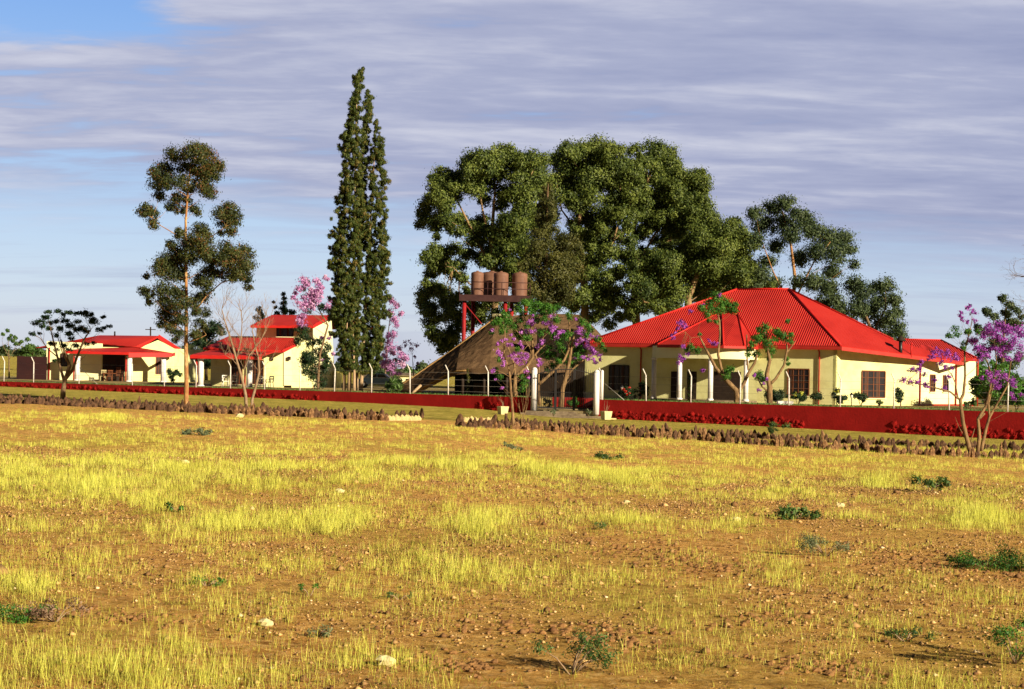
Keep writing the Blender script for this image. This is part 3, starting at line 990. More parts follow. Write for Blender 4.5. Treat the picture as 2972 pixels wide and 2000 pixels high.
def window(parent, pl, x0, y0, x1, y1, slats=3, rows=2, frame_m='brown_timber', glow=False, curtain=True):
    """window on wall plane pl; photo-pixel rectangle on the plane"""
    a, b, c, d = pl.at(x0, y1), pl.at(x1, y1), pl.at(x1, y0), pl.at(x0, y0)
    n = pl.n
    bl = Vector((a.x, a.y, (a.z + b.z) / 2)); br = Vector((b.x, b.y, bl.z)); zt = (c.z + d.z) / 2
    tl = Vector((bl.x, bl.y, zt)); tr = Vector((br.x, br.y, zt))
    pane = MB().prism([p + n * .02 for p in (bl, br, tr, tl)], n * -.05).build('window', 'glass_dark', parent)
    mb = MB(); w = .07; e = (br - bl).normalized()
    o = n * .045
    mb.bar(bl + o, br + o, .06, w); mb.bar(tl + o, tr + o, .06, w)
    for q0, q1 in ((bl, tl), (br, tr)):
        mb.bar(q0 + o + Vector((0, 0, .036)), q1 + o - Vector((0, 0, .036)), w, .05, e.cross(Vector((0, 0, 1))))
    mb.build('frame', frame_m, pane)
    mb = MB()
    for k in range(1, slats + 1):
        q = bl.lerp(br, k / (slats + 1)) + n * .035
        mb.bar(q + Vector((0, 0, .04)), q + Vector((0, 0, zt - bl.z - .04)), .045, .03, e.cross(Vector((0, 0, 1))))
    for k in range(1, rows + 1):
        z = bl.z + (zt - bl.z) * k / (rows + 1)
        mb.bar(Vector((bl.x, bl.y, z)) + n * .05 + e * .04, Vector((br.x, br.y, z)) + n * .05 - e * .04, .02, .025)
    mb.build('glazing_bars', frame_m, pane)
    if curtain:
        mb = MB()
        for f0, f1 in ((.12, .26), (.62, .74)):
            q0 = bl.lerp(br, f0) + n * .024; q1 = bl.lerp(br, f1) + n * .024
            mb.prism([q0 + Vector((0, 0, .05)), q1 + Vector((0, 0, .05)), q1 + Vector((0, 0, zt - bl.z - .05)), q0 + Vector((0, 0, zt - bl.z - .05))], n * -.003)
        mb.build('curtain', 'curtain', pane)
    MB().prism([bl + n * .005 - Vector((0, 0, .10)) - e * .08, br + n * .005 - Vector((0, 0, .10)) + e * .08, br + n * .005 + e * .08 - Vector((0, 0, .04)), bl + n * .005 - e * .08 - Vector((0, 0, .04))], n * .10).build('sill', 'plaster_cream', pane)
    return pane


def column(parent, x, y, z0, z1, r=.17, m='white_paint'):
    c = MB().lathe(Vector((x, y, z0)), [(r * 1.02, 0), (r * .92, z1 - z0 - .12)], 20).build('column', m, parent)
    MB().lathe(Vector((x, y, z0)), [(r * 1.0, z1 - z0 - .119), (r * 1.25, z1 - z0 - .05), (r * 1.25, z1 - z0)], 20).build('capital', m, c)
    MB().lathe(Vector((x, y, z0)), [(r * 1.3, -.05), (r * 1.3, .08), (r * 1.03, .12)], 20).build('base', m, c)
    return c


def build_main():
    a = R(26.8); dl = Vector((-math.cos(a), math.sin(a), 0)); df = Vector((-math.sin(a), -math.cos(a), 0))
    B = Vector((21.4, 111, 2.6 + 2.06))
    def UV(u, v, z=0): return Vector((B.x, B.y, 0)) + dl * u + df * v + Vector((0, 0, z))
    def u_at(px, v):
        k = math.tan(0) + (px - 1486) / F
        q = Vector((B.x, B.y, 0)) + df * v
        return (q.x - k * q.y) / (k * dl.y - dl.x)
    t = thing('main_house', 'large pale yellow house with a big red corrugated hip roof and white columned porch', 'house', UV(9, -4, .8))
    ze = 2.6 + 2.06; zr = 2.6 + 6.03; D = 5.2
    Lc = UV(18.3, 0, ze); A = UV(5.0, -D, zr); A = P(2290, 841, 118.0); A.z = zr
    A = UV((B - A).dot(-dl) if False else (Vector((A.x, A.y, 0)) - Vector((B.x, B.y, 0))).dot(dl), -D, zr)
    RL = P(2141, 843, 119.8); RL = UV((Vector((RL.x, RL.y, 0)) - Vector((B.x, B.y, 0))).dot(dl), -D, zr)
    Bz = UV(0, 0, ze)
    # porch break apexes on the front plane
    fp = Plane(Bz, Lc, A)
    C = P(2790, 1047, 116.0)
    rp = Plane(Bz, C, A)
    Dp = rp.at(2592, 986)
    bl = UV(18.3, -2 * D, ze); br = Dp + (Dp - A) * .35; br = Vector((br.x, br.y, rp.z(br.x, br.y)))
    mb = MB(); roof_face(mb, [Bz, Lc, RL, A], dl); main = mb.build('roof', 'roof_red', t)
    mb = MB(); roof_face(mb, [Bz + Vector((0.02, 0, .0)), C, Dp, A], (C - Bz)); mb.build('hip_roof', 'roof_red', main)
    back = Dp + Vector((0.5, 3.5, -1.6))
    mb = MB(); roof_face(mb, [Lc, bl, RL], (bl - Lc)); roof_face(mb, [bl, back, Dp, A, RL], dl); roof_face(mb, [C, back, Dp], Vector((.3, 1, 0))); mb.build('rear_roof', 'roof_red', main)
    mb = MB()
    for p, q in ((Bz, A), (A, RL), (RL, Lc), (A, Dp), (A, Dp)):
        rib(mb, p + Vector((0, 0, .03)), q + Vector((0, 0, .03)), .075)
    mb.build('ridge_cap', 'roof_trim', main)
    # fascia and gutters
    mb = MB(); mb.bar(Bz + Vector((0, 0, -.13)) + df * -.03, Lc + Vector((0, 0, -.13)) + df * -.03, .05, .18); mb.bar(Bz + Vector((.03, 0, -.17)), C + Vector((0, 0, -.17)), .05, .24)
    mb.bar(C + Vector((0, 0, -.17)), C + Vector((1.5, 4.5, -.17)), .05, .22)
    mb.build('gutter', 'gutter_red', t)
    mb = MB(); mb.prism([Bz + Vector((0, 0, -.26)), Lc + Vector((0, 0, -.26)), Lc - df * .6 + Vector((0, 0, -.2)), Bz - df * .6 + Vector((0, 0, -.2))], (0, 0, .03)); mb.build('soffit', 'roof_trim', t)
    # walls of the main block
    zb = .7
    vW = -.5
    uL = u_at(1695, vW)
    w0, w1 = UV(uL, vW), UV(.45, vW)
    def wallp(p, q, zt0, zt1, z0=zb, th=.25):
        p, q = Vector(p), Vector(q); n = Vector((-(q - p).y, (q - p).x, 0)).normalized()
        if n.y < 0: n = -n
        return MB().prism([Vector((p.x, p.y, z0)), Vector((q.x, q.y, z0)), Vector((q.x, q.y, zt1)), Vector((p.x, p.y, zt0))], n * th)
    wallp(w0, w1, ze - .05, ze - .05).build('wall', 'plaster_yellow', t)
    MB().prism([Vector((w0.x, w0.y, zb)), Vector((w0.x, w0.y, ze - .1)), Vector((w0.x, w0.y, ze - .1)) - df * 9, Vector((w0.x, w0.y, zb)) - df * 9], dl * -.25).build('wall', 'plaster_yellow', t)
    b1 = w1; b2 = Vector((b1.x, b1.y, 0)) - df * 1.5 * 1.0
    k = (2441 - 1486) / F
    s = (b1.x - k * b1.y) / (k * (-df.y) - (-df.x)); b2 = b1 - df * s
    b3 = P(2665, 1100, 115.2); b4 = P(2776, 1100, 118.8); b5 = P(2834, 1100, 120.0)
    zt = lambda p: rp.z(p.x, p.y) - .12
    MB().prism([Vector((b1.x, b1.y, zb)), Vector((b2.x, b2.y, zb)), Vector((b2.x, b2.y, zt(b2))), Vector((b1.x, b1.y, ze - .1))], dl * .2).build('corner_return', 'plaster_yellow', t)
    wallp(b2, b3, zt(b2), zt(b3)).build('wing_wall', 'plaster_yellow', t)
    z4 = 2.6 + (hz(2776) - 1052) / F * b4.y
    wallp(b3, b4, zt(b3), z4).build('end_wall', 'plaster_cream', t)
    z5 = 2.6 + (hz(2834) - 1042) / F * b5.y
    wallp(b4, b5, z4 + .1, z5).build('end_wall', 'plaster_cream', t)
    MB().prism([Vector((b5.x, b5.y, zb)), Vector((b5.x, b5.y, z5)), Vector((b5.x + 1, b5.y + 7, z5)), Vector((b5.x + 1, b5.y + 7, zb))], Vector((-.2, .02, 0))).build('end_wall', 'plaster_cream', t)
    # plinth
    for p, q in ((b4, b5), (b3, b4)):
        wallp(p + Vector((0, -.04, 0)), q + Vector((0, -.04, 0)), .92, .92, zb, .06).build('plinth', 'wall_red', t)
    # rear wing roof
    r0, r1 = P(2610, 984, 125), P(2732, 983, 125.5); r1.z = r0.z
    e0, e1 = P(2632, 1031, 119.0), P(2836, 1042, 118.6); e1.z = e0.z = (e0.z + e1.z) / 2 - .02
    e2 = e1 + Vector((2.2, 12.5, 0))
    mb = MB(); roof_face(mb, [e0, e1, r1, r0], e1 - e0); roof_face(mb, [e1, e2, r1], e2 - e1); wing = mb.build('wing_roof', 'roof_red', t)
    mb = MB(); rib(mb, r0, r1, .06); rib(mb, r1, e1, .06); mb.build('ridge_cap', 'roof_trim', wing)
    MB().bar(e0 + Vector((0, -.02, -.14)), e1 + Vector((0, -.02, -.14)), .05, .2).build('wing_gutter', 'gutter_red', wing)
    # flue and vent
    f = rp.at(2614, 1022)
    fl = MB().tube([f - Vector((0, 0, .3)), P(2614, 990, f.y)], .12, 10).build('flue', 'black_iron', t)
    top = P(2615, 990, f.y)
    MB().lathe(top, [(.14, -.02), (.30, .0), (.32, .08), (.2, .22), (.05, .36)], 10).build('cowl', 'dark_timber', fl)
    f = rp.at(2644, 1029) + Vector((0, 0, 0)); MB().tube([f - Vector((0, 0, .2)), P(2646, 995, f.y)], .05, 8).build('vent_pipe', 'roof_trim', t)
    # windows
    pw = Plane(w0, w1); pw2 = Plane(b2, b3)
    window(t, pw, 1768, 1061, 1825, 1132, 3, 0, 'dark_timber')
    window(t, pw, 2286, 1071, 2348, 1147, 3, 3)
    window(t, pw2, 2500, 1077, 2567, 1154, 3, 3)
    pe = Plane(b3, b4)
    window(t, pe, 2698, 1088, 2712, 1136, 1, 1); window(t, pe, 2736, 1090, 2750, 1136, 1, 1)
    # downpipes
    def pipe(pl, px, y0, y1):
        p, q = pl.at(px, y0) + pl.n * .08, pl.at(px, y1) + pl.n * .08; q = Vector((p.x, p.y, q.z))
        MB().tube([p + pl.n * .25 + Vector((0, 0, .22)), p, q], .05, 8).build('downpipe', 'gutter_red', t)
    pipe(pw, 1862, 1015, 1180); pipe(pw, 2379, 1022, 1190); pipe(pe, 2669, 1050, 1190); pipe(pe, 2773, 1055, 1190)
    q = b5 + Vector((.06, -.1, 0)); MB().tube([Vector((q.x, q.y, z5)), Vector((q.x, q.y, zb))], .05, 8).build('downpipe', 'gutter_red', t)
    # ---- porch
    zp = 2.6 + 1.95
    E = [UV(u_at(1906, 1.6), 1.6, zp), UV(u_at(1985, 3.3), 3.3, zp), UV(u_at(2100, 3.3), 3.3, zp), UV(u_at(2162, 2.2), 2.2, zp), UV(u_at(2200, .2), .2, zp)]
    E[0] = UV(u_at(1908, 2.6), 2.6, zp); E0b = UV(u_at(1895, 0.0), 0.0, zp)
    ap1 = fp.at(2095, 904); ap2 = fp.at(2142, 914)
    pr = MB()
    roof_face(pr, [E[0], E[1], ap1], dl); roof_face(pr, [E[1], E[2], ap1], dl); roof_face(pr, [E0b, E[0], ap1], df)
    roof_face(pr, [E[2], E[3], ap2, ap1], E[3] - E[2]); roof_face(pr, [E[3], E[4], ap2], E[4] - E[3])
    pro = pr.build('porch_roof', 'roof_red', t)
    mb = MB()
    for p, q in ((E[0], ap1), (E[2], ap1), (E[3], ap2), (ap1, ap2), (E[4], ap2)): rib(mb, p + Vector((0, 0, .03)), q + Vector((0, 0, .03)), .06)
    mb.build('ridge_cap', 'roof_trim', pro)
    mb = MB()
    for p, q in zip(E[:-1], E[1:]): mb.bar(p + Vector((0, 0, -.12)), q + Vector((0, 0, -.12)), .05, .16)
    mb.build('gutter', 'gutter_red', pro)
    # curved beam under the porch roof: smooth arc through inset points
    ins = [UV(u_at(1893, -.5), -.5), UV(u_at(1903, 1.6), 1.6), UV(u_at(1960, 2.75), 2.75), UV(u_at(2020, 2.95), 2.95), UV(u_at(2085, 2.85), 2.85), UV(u_at(2140, 2.1), 2.1), UV(u_at(2172, 1.1), 1.1), UV(u_at(2200, -.5), -.5)]
    def cr(pts, n=6):
        o = []
        for i in range(len(pts) - 1):
            p0, p1, p2, p3 = pts[max(i - 1, 0)], pts[i], pts[i + 1], pts[min(i + 2, len(pts) - 1)]
            for k in range(n):
                s_ = k / n
                o.append(.5 * ((2 * p1) + (p2 - p0) * s_ + (2 * p0 - 5 * p1 + 4 * p2 - p3) * s_ * s_ + (3 * p1 - p0 - 3 * p2 + p3) * s_ ** 3))
        return o + [pts[-1]]
    arc = cr(ins); ctr = UV(u_at(2040, 0), 0)
    zb0, zb1 = 2.6 + 1.06, zp - .06
    mb = MB()
    for p, q in zip(arc[:-1], arc[1:]):
        ip, iq = p.lerp(ctr, .06), q.lerp(ctr, .06)
        for quad in ([(p, zb0), (q, zb0), (q, zb1), (p, zb1)], [(iq, zb0), (ip, zb0), (ip, zb1), (iq, zb1)], [(p, zb0), (ip, zb0), (iq, zb0), (q, zb0)]):
            mb.poly([Vector((v.x, v.y, z)) for v, z in quad])
    mb.build('porch_beam', 'plaster_cream', t)
    mb = MB(); mb.poly([Vector((p.x, p.y, zb1 - .08)) for p in arc]); mb.build('porch_ceiling', 'plaster_cream', t)
    mb = MB(); mb.prism([Vector((p.x, p.y, .93)) for p in arc], (0, 0, -.5)); mb.build('porch_floor', 'concrete', t)
    for px, v in ((1900, 1.3), (1974, 2.65), (2064, 2.75), (2167, 1.25)):
        c = UV(u_at(px, v), v); column(t, c.x, c.y, .93, zb0 + .01)
    # door and dark openings under the porch
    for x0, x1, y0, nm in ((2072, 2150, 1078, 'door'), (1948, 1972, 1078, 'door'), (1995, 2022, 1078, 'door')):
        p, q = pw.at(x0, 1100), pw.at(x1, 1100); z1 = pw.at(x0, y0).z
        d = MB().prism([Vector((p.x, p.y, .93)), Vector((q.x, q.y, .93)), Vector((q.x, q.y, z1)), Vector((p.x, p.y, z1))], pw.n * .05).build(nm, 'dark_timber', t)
    return UV, u_at


UVm, u_atm = build_main()


def zz(ox, oy, s):
    return lambda x, y: (ox + x / s, oy + y / s)


def build_bungalow():
    z = zz(0, 780, 3.408)
    Y0 = 164.0
    def Q(x, y, Y=Y0): return P(*z(x, y), Y)
    base = Q(950, 1100); base.z = .8
    t = thing('bungalow', 'small yellow bungalow with red roof and parapet at the far left', 'house', base)
    # left parapet block
    def vwall(a, b, zt_a, zt_b, zb=.75, th=.3, n=None):
        a, b = Vector(a), Vector(b); n = n or Vector((0, 1, 0))
        return MB().prism([Vector((a.x, a.y, zb)), Vector((b.x, b.y, zb)), Vector((b.x, b.y, zt_b)), Vector((a.x, a.y, zt_a))], n * th)
    zt = Q(460, 716).z; a, b = Q(458, 900), Q(1005, 900)
    vwall(a, b, zt, zt - .12).build('parapet_wall', 'plaster_cream', t)
    s = Vector((a.x, a.y, 0)); MB().prism([Vector((s.x, s.y + .3, .75)), Vector((s.x, s.y + 8, .75)), Vector((s.x, s.y + 8, zt - .1)), Vector((s.x, s.y + .3, zt - .1))], (.3, 0, 0)).build('side_wall', 'plaster_yellow', t)
    c0, c1 = Q(1005, 900), Q(1725, 900, 166.5)
    ctop = Q(1385, 782).z
    cm = Q(1255, 900, 164.2)
    vwall(c0 + Vector((.003, 0, 0)), cm, ctop, ctop).build('wall', 'plaster_yellow', t)
    gp = Plane(cm, c1)
    gable = [Vector((cm.x, cm.y, .75)), Vector((c1.x, c1.y, .75)), gp.at(*z(1725, 795)), gp.at(*z(1562, 706)), gp.at(*z(1385, 780)), Vector((cm.x, cm.y, ctop))]
    MB().prism(gable, (0.05, .3, 0)).build('gable_wall', 'plaster_yellow', t)
    MB().prism([Vector((c1.x, c1.y + .3, .75)), Vector((c1.x + 1.5, c1.y + 7, .75)), Vector((c1.x + 1.5, c1.y + 7, ctop)), Vector((c1.x, c1.y + .3, ctop))], (-.3, 0, 0)).build('side_wall', 'plaster_yellow', t)
    # main roof
    r0, r1 = Q(985, 658, 170), Q(1568, 664, 165.5); e0, e1 = Q(835, 722, 165), Q(1385, 780, 163.6)
    e1b = Q(1330, 772, 163.4)
    mb = MB(); roof_face(mb, [e0, e1b, e1, r1, r0][:2] + [r1, r0], Vector((1, -.1, 0)))
    roof_face(mb, [e1b, e1, r1], Vector((1, -.1, 0)))
    bk = Q(1790, 805, 168.5)
    roof_face(mb, [r0, r1, bk, bk + Vector((-16, 6, 0))], Vector((1, 0, 0))); rf = mb.build('roof', 'roof_red', t)
    mb = MB(); mb.bar(r1 + Vector((0, -.05, -.08)), bk + Vector((0, -.05, -.1)), .06, .42); mb.bar(e1 + Vector((0, -.06, -.02)), r1 + Vector((0, -.06, -.08)), .05, .12); mb.build('bargeboard', 'roof_trim', rf)
    # porch roofs
    p0, p1 = Q(640, 812, 161), Q(1272, 826, 160.5); p2, p3 = Q(1330, 776, 163.8), Q(800, 790, 163.9)
    q1 = Q(1700, 832, 162.6); q2 = Q(1400, 784, 164.1)
    mb = MB(); roof_face(mb, [p0, p1, p2, p3], p1 - p0); roof_face(mb, [p1, q1, q2, p2], q1 - p1); pr = mb.build('porch_roof', 'roof_red', t)
    mb = MB(); mb.bar(p0 + Vector((0, 0, -.14)), p1 + Vector((0, 0, -.14)), .08, .22); mb.bar(p1 + Vector((0, 0, -.28)), q1 + Vector((0, 0, -.2)), .08, .40); mb.bar(q1 + Vector((0, 0, -.2)), q1 + Vector((-.3, 3, -.1)), .06, .3); mb.build('fascia', 'roof_trim', pr)
    zcol = Q(1270, 868).z
    for x, Y in ((765, 161.4), (1280, 161.0), (1616, 163.0)):
        c = P(*z(x, 1000), Y)
        column(t, c.x, c.y, .8, P(*z(x, 868), Y).z, .26)
        if x != 1616: MB().tube([Vector((c.x - .32, c.y - .1, .8)), Vector((c.x - .32, c.y - .1, P(*z(x, 850), Y).z))], .06, 6).build('downpipe', 'gutter_red', t)
    MB().box(Vector(((a.x + c1.x) / 2 + 2, 162.6, .70)), (c1.x - a.x - 4, 3.6, .24)).build('porch_floor', 'concrete', t)
    # openings
    pl = Plane(c0, cm)
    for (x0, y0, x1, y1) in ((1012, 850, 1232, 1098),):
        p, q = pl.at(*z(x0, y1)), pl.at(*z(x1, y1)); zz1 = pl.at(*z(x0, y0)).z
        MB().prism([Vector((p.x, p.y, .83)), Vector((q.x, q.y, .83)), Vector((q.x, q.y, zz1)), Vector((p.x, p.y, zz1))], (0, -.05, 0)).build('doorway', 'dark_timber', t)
    window(t, gp, *z(1541, 868), *z(1588, 1043), 1, 2, 'brown_timber')
    pl2 = Plane(a, b); window(t, pl2, *z(600, 840), *z(665, 962), 1, 1, 'dark_timber')
    mb = MB(); mb.box(Q(430, 900, 165) * 1, (.01, .01, .01))
    p = pl2.at(*z(492, 780)) + Vector((0, -.08, 0)); MB().tube([p, Vector((p.x, p.y, .8))], .07, 6).build('downpipe', 'gutter_red', t)
    # maroon yard wall left of it
    p, q = Q(165, 1000, 163), Q(456, 1000, 163); ztm = P(*z(300, 868), 163).z
    o = MB().prism([Vector((p.x, p.y, .7)), Vector((q.x, q.y, .7)), Vector((q.x, q.y, ztm - .02)), Vector((p.x, p.y, ztm + .02))], (0, .3, 0)).build('yard_wall', 'maroon', None, (p + q) / 2)
    tag(o, 'tall dark maroon yard wall joining the left side of the far left bungalow', 'wall')
    # table with turned chairs on the porch
    tb = thing('patio_table', 'dark wooden table on the porch of the far left bungalow', 'table', Vector((Q(1120, 1060, 162.3).x, 162.3, .82)))
    o_ = tb.location; MB().box(Vector((o_.x, o_.y, 1.55)), (1.9, .9, .06)).build('tabletop', 'brown_timber', tb)
    for sx in (-.8, .8):
        for sy in (-.35, .35): MB().box(Vector((o_.x + sx, o_.y + sy, 1.17)), (.08, .08, .70)).build('leg', 'brown_timber', tb)
    for i, (x, lab) in enumerate(((1020, 'pale wooden armchair leftmost on the porch of the far left bungalow'), (1085, 'wooden slat backed chair left of the table on the bungalow porch'), (1165, 'tall slat backed chair behind the table on the bungalow porch'), (1215, 'brown chair rightmost on the bungalow porch beside the corner column'))):
        c = P(*z(x, 1050), 162.3 + (.9 if i == 2 else -.6 if i != 0 else 0)); c.z = .82
        ch = thing('porch_chair', lab, 'chair', c, 'wooden chairs on the bungalow porch')
        mm = 'pot_stone' if i == 0 else 'brown_timber'
        MB().box(c + Vector((0, 0, .44)), (.5, .5, .05)).build('seat', mm, ch)
        mb = MB(); hh = 1.3 if i == 2 else 1.0
        for k in range(4): mb.box(c + Vector((-.2 + k * .133, .24, (.47 + hh) / 2)), (.05, .04, hh - .47))
        mb.box(c + Vector((0, .24, hh)), (.5, .05, .08)); mb.build('backrest', mm, ch)
        for sx in (-.21, .21):
            for sy in (-.21, .21): MB().box(c + Vector((sx, sy, .207)), (.05, .05, .414)).build('leg', mm, ch)
    # power pole far behind
    b0 = P(437, 1040, 330); b0.z = float(ground_z(b0.x, b0.y))
    pp = thing('power_pole', 'thin power pole with crossarm rising behind the red roof of the far left bungalow', 'utility pole', b0)
    tp = P(437, 949, 330)
    MB().tube([b0, tp], .14, 6).build('pole', 'dark_timber', pp)
    MB().box(tp - Vector((0, 0, .5)), (2.0, .15, .15)).build('crossarm', 'dark_timber', pp)
    o_ = MB().tube([P(333, 975, 168), P(333, 962, 168)], .08, 6).build('roof_vent', 'black_iron', t)


build_bungalow()


def build_villa():
    z = zz(500, 780, 3.408)
    def Q(x, y, Y): return P(*z(x, y), Y)
    base = Q(800, 1150, 142); base.z = .8
    t = thing('villa', 'two storey yellow villa with stepped red roofs left of the tall cypress', 'house', base)
    fl0, fl1 = Q(378, 1100, 144), Q(905, 1100, 142.5)
    pf = Plane(fl0, fl1)
    MB().prism([Vector((fl0.x, fl0.y, .75)), Vector((fl1.x, fl1.y, .75)), Vector((fl1.x, fl1.y, Q(900, 840, 142.5).z)), Vector((fl0.x, fl0.y, Q(378, 830, 144).z))], (.03, .3, 0)).build('wall', 'plaster_yellow', t)
    MB().prism([Vector((fl0.x, fl0.y + .3, .75)), Vector((fl0.x - 1, fl0.y + 8, .75)), Vector((fl0.x - 1, fl0.y + 8, 3.4)), Vector((fl0.x, fl0.y + .3, 3.4))], (.3, 0, 0)).build('side_wall', 'plaster_yellow', t)
    # right hand wall under the sloping gable edge
    g1 = Q(1102, 1100, 142.9); pg = Plane(fl1, g1)
    pts = [Vector((fl1.x, fl1.y, .75)), Vector((g1.x, g1.y, .75)), pg.at(*z(1102, 808)), pg.at(*z(905, 868))]
    MB().prism(pts, (0.02, .3, 0)).build('gable_wall', 'plaster_yellow', t)
    g2 = Q(1180, 1100, 143.0)
    pp = Plane(g1, g2); q = [pp.at(*z(1104, 1155)), pp.at(*z(1180, 1155)), pp.at(*z(1180, 770)), pp.at(*z(1104, 806))]
    MB().prism([v + Vector((0, -.1, 0)) for v in q], (0, .42, 0)).build('pilaster', 'plaster_cream', t)
    g3, g4 = Q(1400, 1100, 144.5), Q(1600, 1100, 149)
    p3 = Plane(g2, g3); MB().prism([Vector((g2.x, g2.y, .75)), Vector((g3.x, g3.y, .75)), p3.at(*z(1400, 690)), p3.at(*z(1180, 770))], (0, .3, 0)).build('side_wall', 'plaster_yellow', t)
    p4 = Plane(g3, g4); MB().prism([Vector((g3.x, g3.y, .75)), Vector((g4.x, g4.y, .75)), p4.at(*z(1560, 505)), p4.at(*z(1392, 590))], (.1, .3, 0)).build('side_wall', 'plaster_cream', t)
    g5 = Q(1670, 1100, 148)
    MB().prism([Vector((g4.x, g4.y - .5, .75)), Vector((g5.x, g5.y, .75)), Vector((g5.x, g5.y, Q(1670, 1040, 148).z)), Vector((g4.x, g4.y - .5, Q(1600, 1010, 148.5).z))], (0, .4, 0)).build('garden_wall', 'plaster_cream', t)
    # upper storey wall
    u0, u1 = Q(832, 620, 145.6), Q(1392, 620, 144.7); pu = Plane(u0, u1)
    zt = pu.at(*z(1100, 560)).z
    MB().prism([Vector((u0.x, u0.y, 3.6)), Vector((u1.x, u1.y, 3.6)), Vector((u1.x, u1.y, zt)), Vector((u0.x, u0.y, zt))], (0, .3, 0)).build('upper_wall', 'plaster_yellow', t)
    MB().prism([Vector((u0.x, u0.y + .3, 3.2)), Vector((u0.x, u0.y + 6, 3.2)), Vector((u0.x, u0.y + 6, zt)), Vector((u0.x, u0.y + .3, zt))], (.3, 0, 0)).build('upper_wall', 'plaster_yellow', t)
    # roofs
    e0, e1 = Q(775, 560, 144.2), Q(1388, 563, 143.6); r0, r1 = Q(985, 456, 148), Q(1560, 460, 147)
    mb = MB(); roof_face(mb, [e0, e1, r1, r0], e1 - e0)
    bk0, bk1 = e0 + Vector((2, 8, 0)), e1 + Vector((5, 8, 0)); roof_face(mb, [r0, r1, bk1, bk0], e1 - e0); roof_face(mb, [e0, r0, bk0], Vector((0, 1, 0)))
    ur = mb.build('upper_roof', 'roof_red', t)
    mb = MB(); mb.bar(e0 + Vector((0, 0, -.12)), e1 + Vector((0, 0, -.12)), .08, .18); mb.bar(e1 + Vector((0.02, 0, -.1)), r1 + Vector((.02, 0, -.1)), .08, .28); mb.build('fascia', 'roof_trim', ur)
    e0, e1 = Q(308, 782, 142.6), Q(1088, 806, 141.8); r0, r1 = Q(560, 666, 146.5), Q(1225, 742, 143.0)
    mb = MB(); r2 = Q(1200, 672, 145.4)
    roof_face(mb, [e0, e1, r2, r0], e1 - e0); roof_face(mb, [e1, r1, r2], Vector((1, 0, 0))); roof_face(mb, [e0, r0, e0 + Vector((.8, 8, 0))], Vector((0, 1, 0)))
    roof_face(mb, [r0, r2, r2 + Vector((0, 4, -2)), e0 + Vector((.8, 8, 0))], Vector((1, 0, 0)))
    mr = mb.build('roof', 'roof_red', t)
    mb = MB(); mb.bar(e0 + Vector((0, 0, -.12)), e1 + Vector((0, 0, -.12)), .08, .18); mb.bar(e1 + Vector((0, -.05, -.1)), r1 + Vector((0, -.05, -.1)), .08, .2); mb.build('fascia', 'roof_trim', mr)
    e0, e1 = Q(178, 852, 139.5), Q(792, 862, 138.8); r0, r1 = Q(390, 800, 142.5), Q(1015, 822, 141.8); e2 = Q(880, 868, 140.2)
    mb = MB(); roof_face(mb, [e0, e1, r1, r0], e1 - e0); roof_face(mb, [e1, e2, r1], Vector((1, .5, 0))); roof_face(mb, [e0, r0, e0 + Vector((.3, 4.5, .1))], Vector((0, 1, 0)))
    pr = mb.build('porch_roof', 'roof_red', t)
    mb = MB(); mb.bar(e0 + Vector((0, 0, -.16)), e1 + Vector((0, 0, -.16)), .08, .26); mb.bar(e1 + Vector((0, 0, -.16)), e2 + Vector((0, 0, -.16)), .08, .26); mb.bar(e0 + Vector((0, 0, -.2)), e0 + Vector((.2, 3, -.2)), .08, .3); mb.build('fascia', 'roof_trim', pr)
    for x, Y in ((283, 139.9), (765, 139.2)):
        c = P(*z(x, 1000), Y); column(t, c.x, c.y, .78, P(*z(x, 885), Y).z, .24)
        MB().tube([Vector((c.x - .36, c.y - .05, .8)), Vector((c.x - .36, c.y - .05, P(*z(x, 870), Y).z))], .07, 6).build('downpipe', 'gutter_red', t)
    MB().box(Vector(((fl0.x + fl1.x) / 2 - .5, 141, .68)), (fl1.x - fl0.x + 2.5, 4.4, .26)).build('porch_floor', 'concrete', t)
    window(t, pf, *z(590, 905), *z(690, 1140), 3, 1, 'brown_timber')
    window(t, pf, *z(790, 905), *z(900, 1140), 3, 1, 'brown_timber')
    window(t, pu, *z(1035, 575), *z(1195, 668), 2, 0, 'dark_timber')
    p_ = MB().prism([Vector((fl0.x, fl0.y - .03, .7)), Vector((g3.x, g3.y - .03, .7)), Vector((g3.x, g3.y - .03, 1.02)), Vector((fl0.x, fl0.y - .03, 1.02))], (0, .02, 0)).build('plinth', 'wall_red', t)
    # wall lamps
    for x, y, pl in ((985, 890, pg), (1150, 885, p3)):
        c = pl.at(*z(x, y)) + pl.n * .12; MB().box(c, (.22, .18, .28)).build('wall_lamp', 'dark_timber', t)
    # plastic chairs
    proto = None
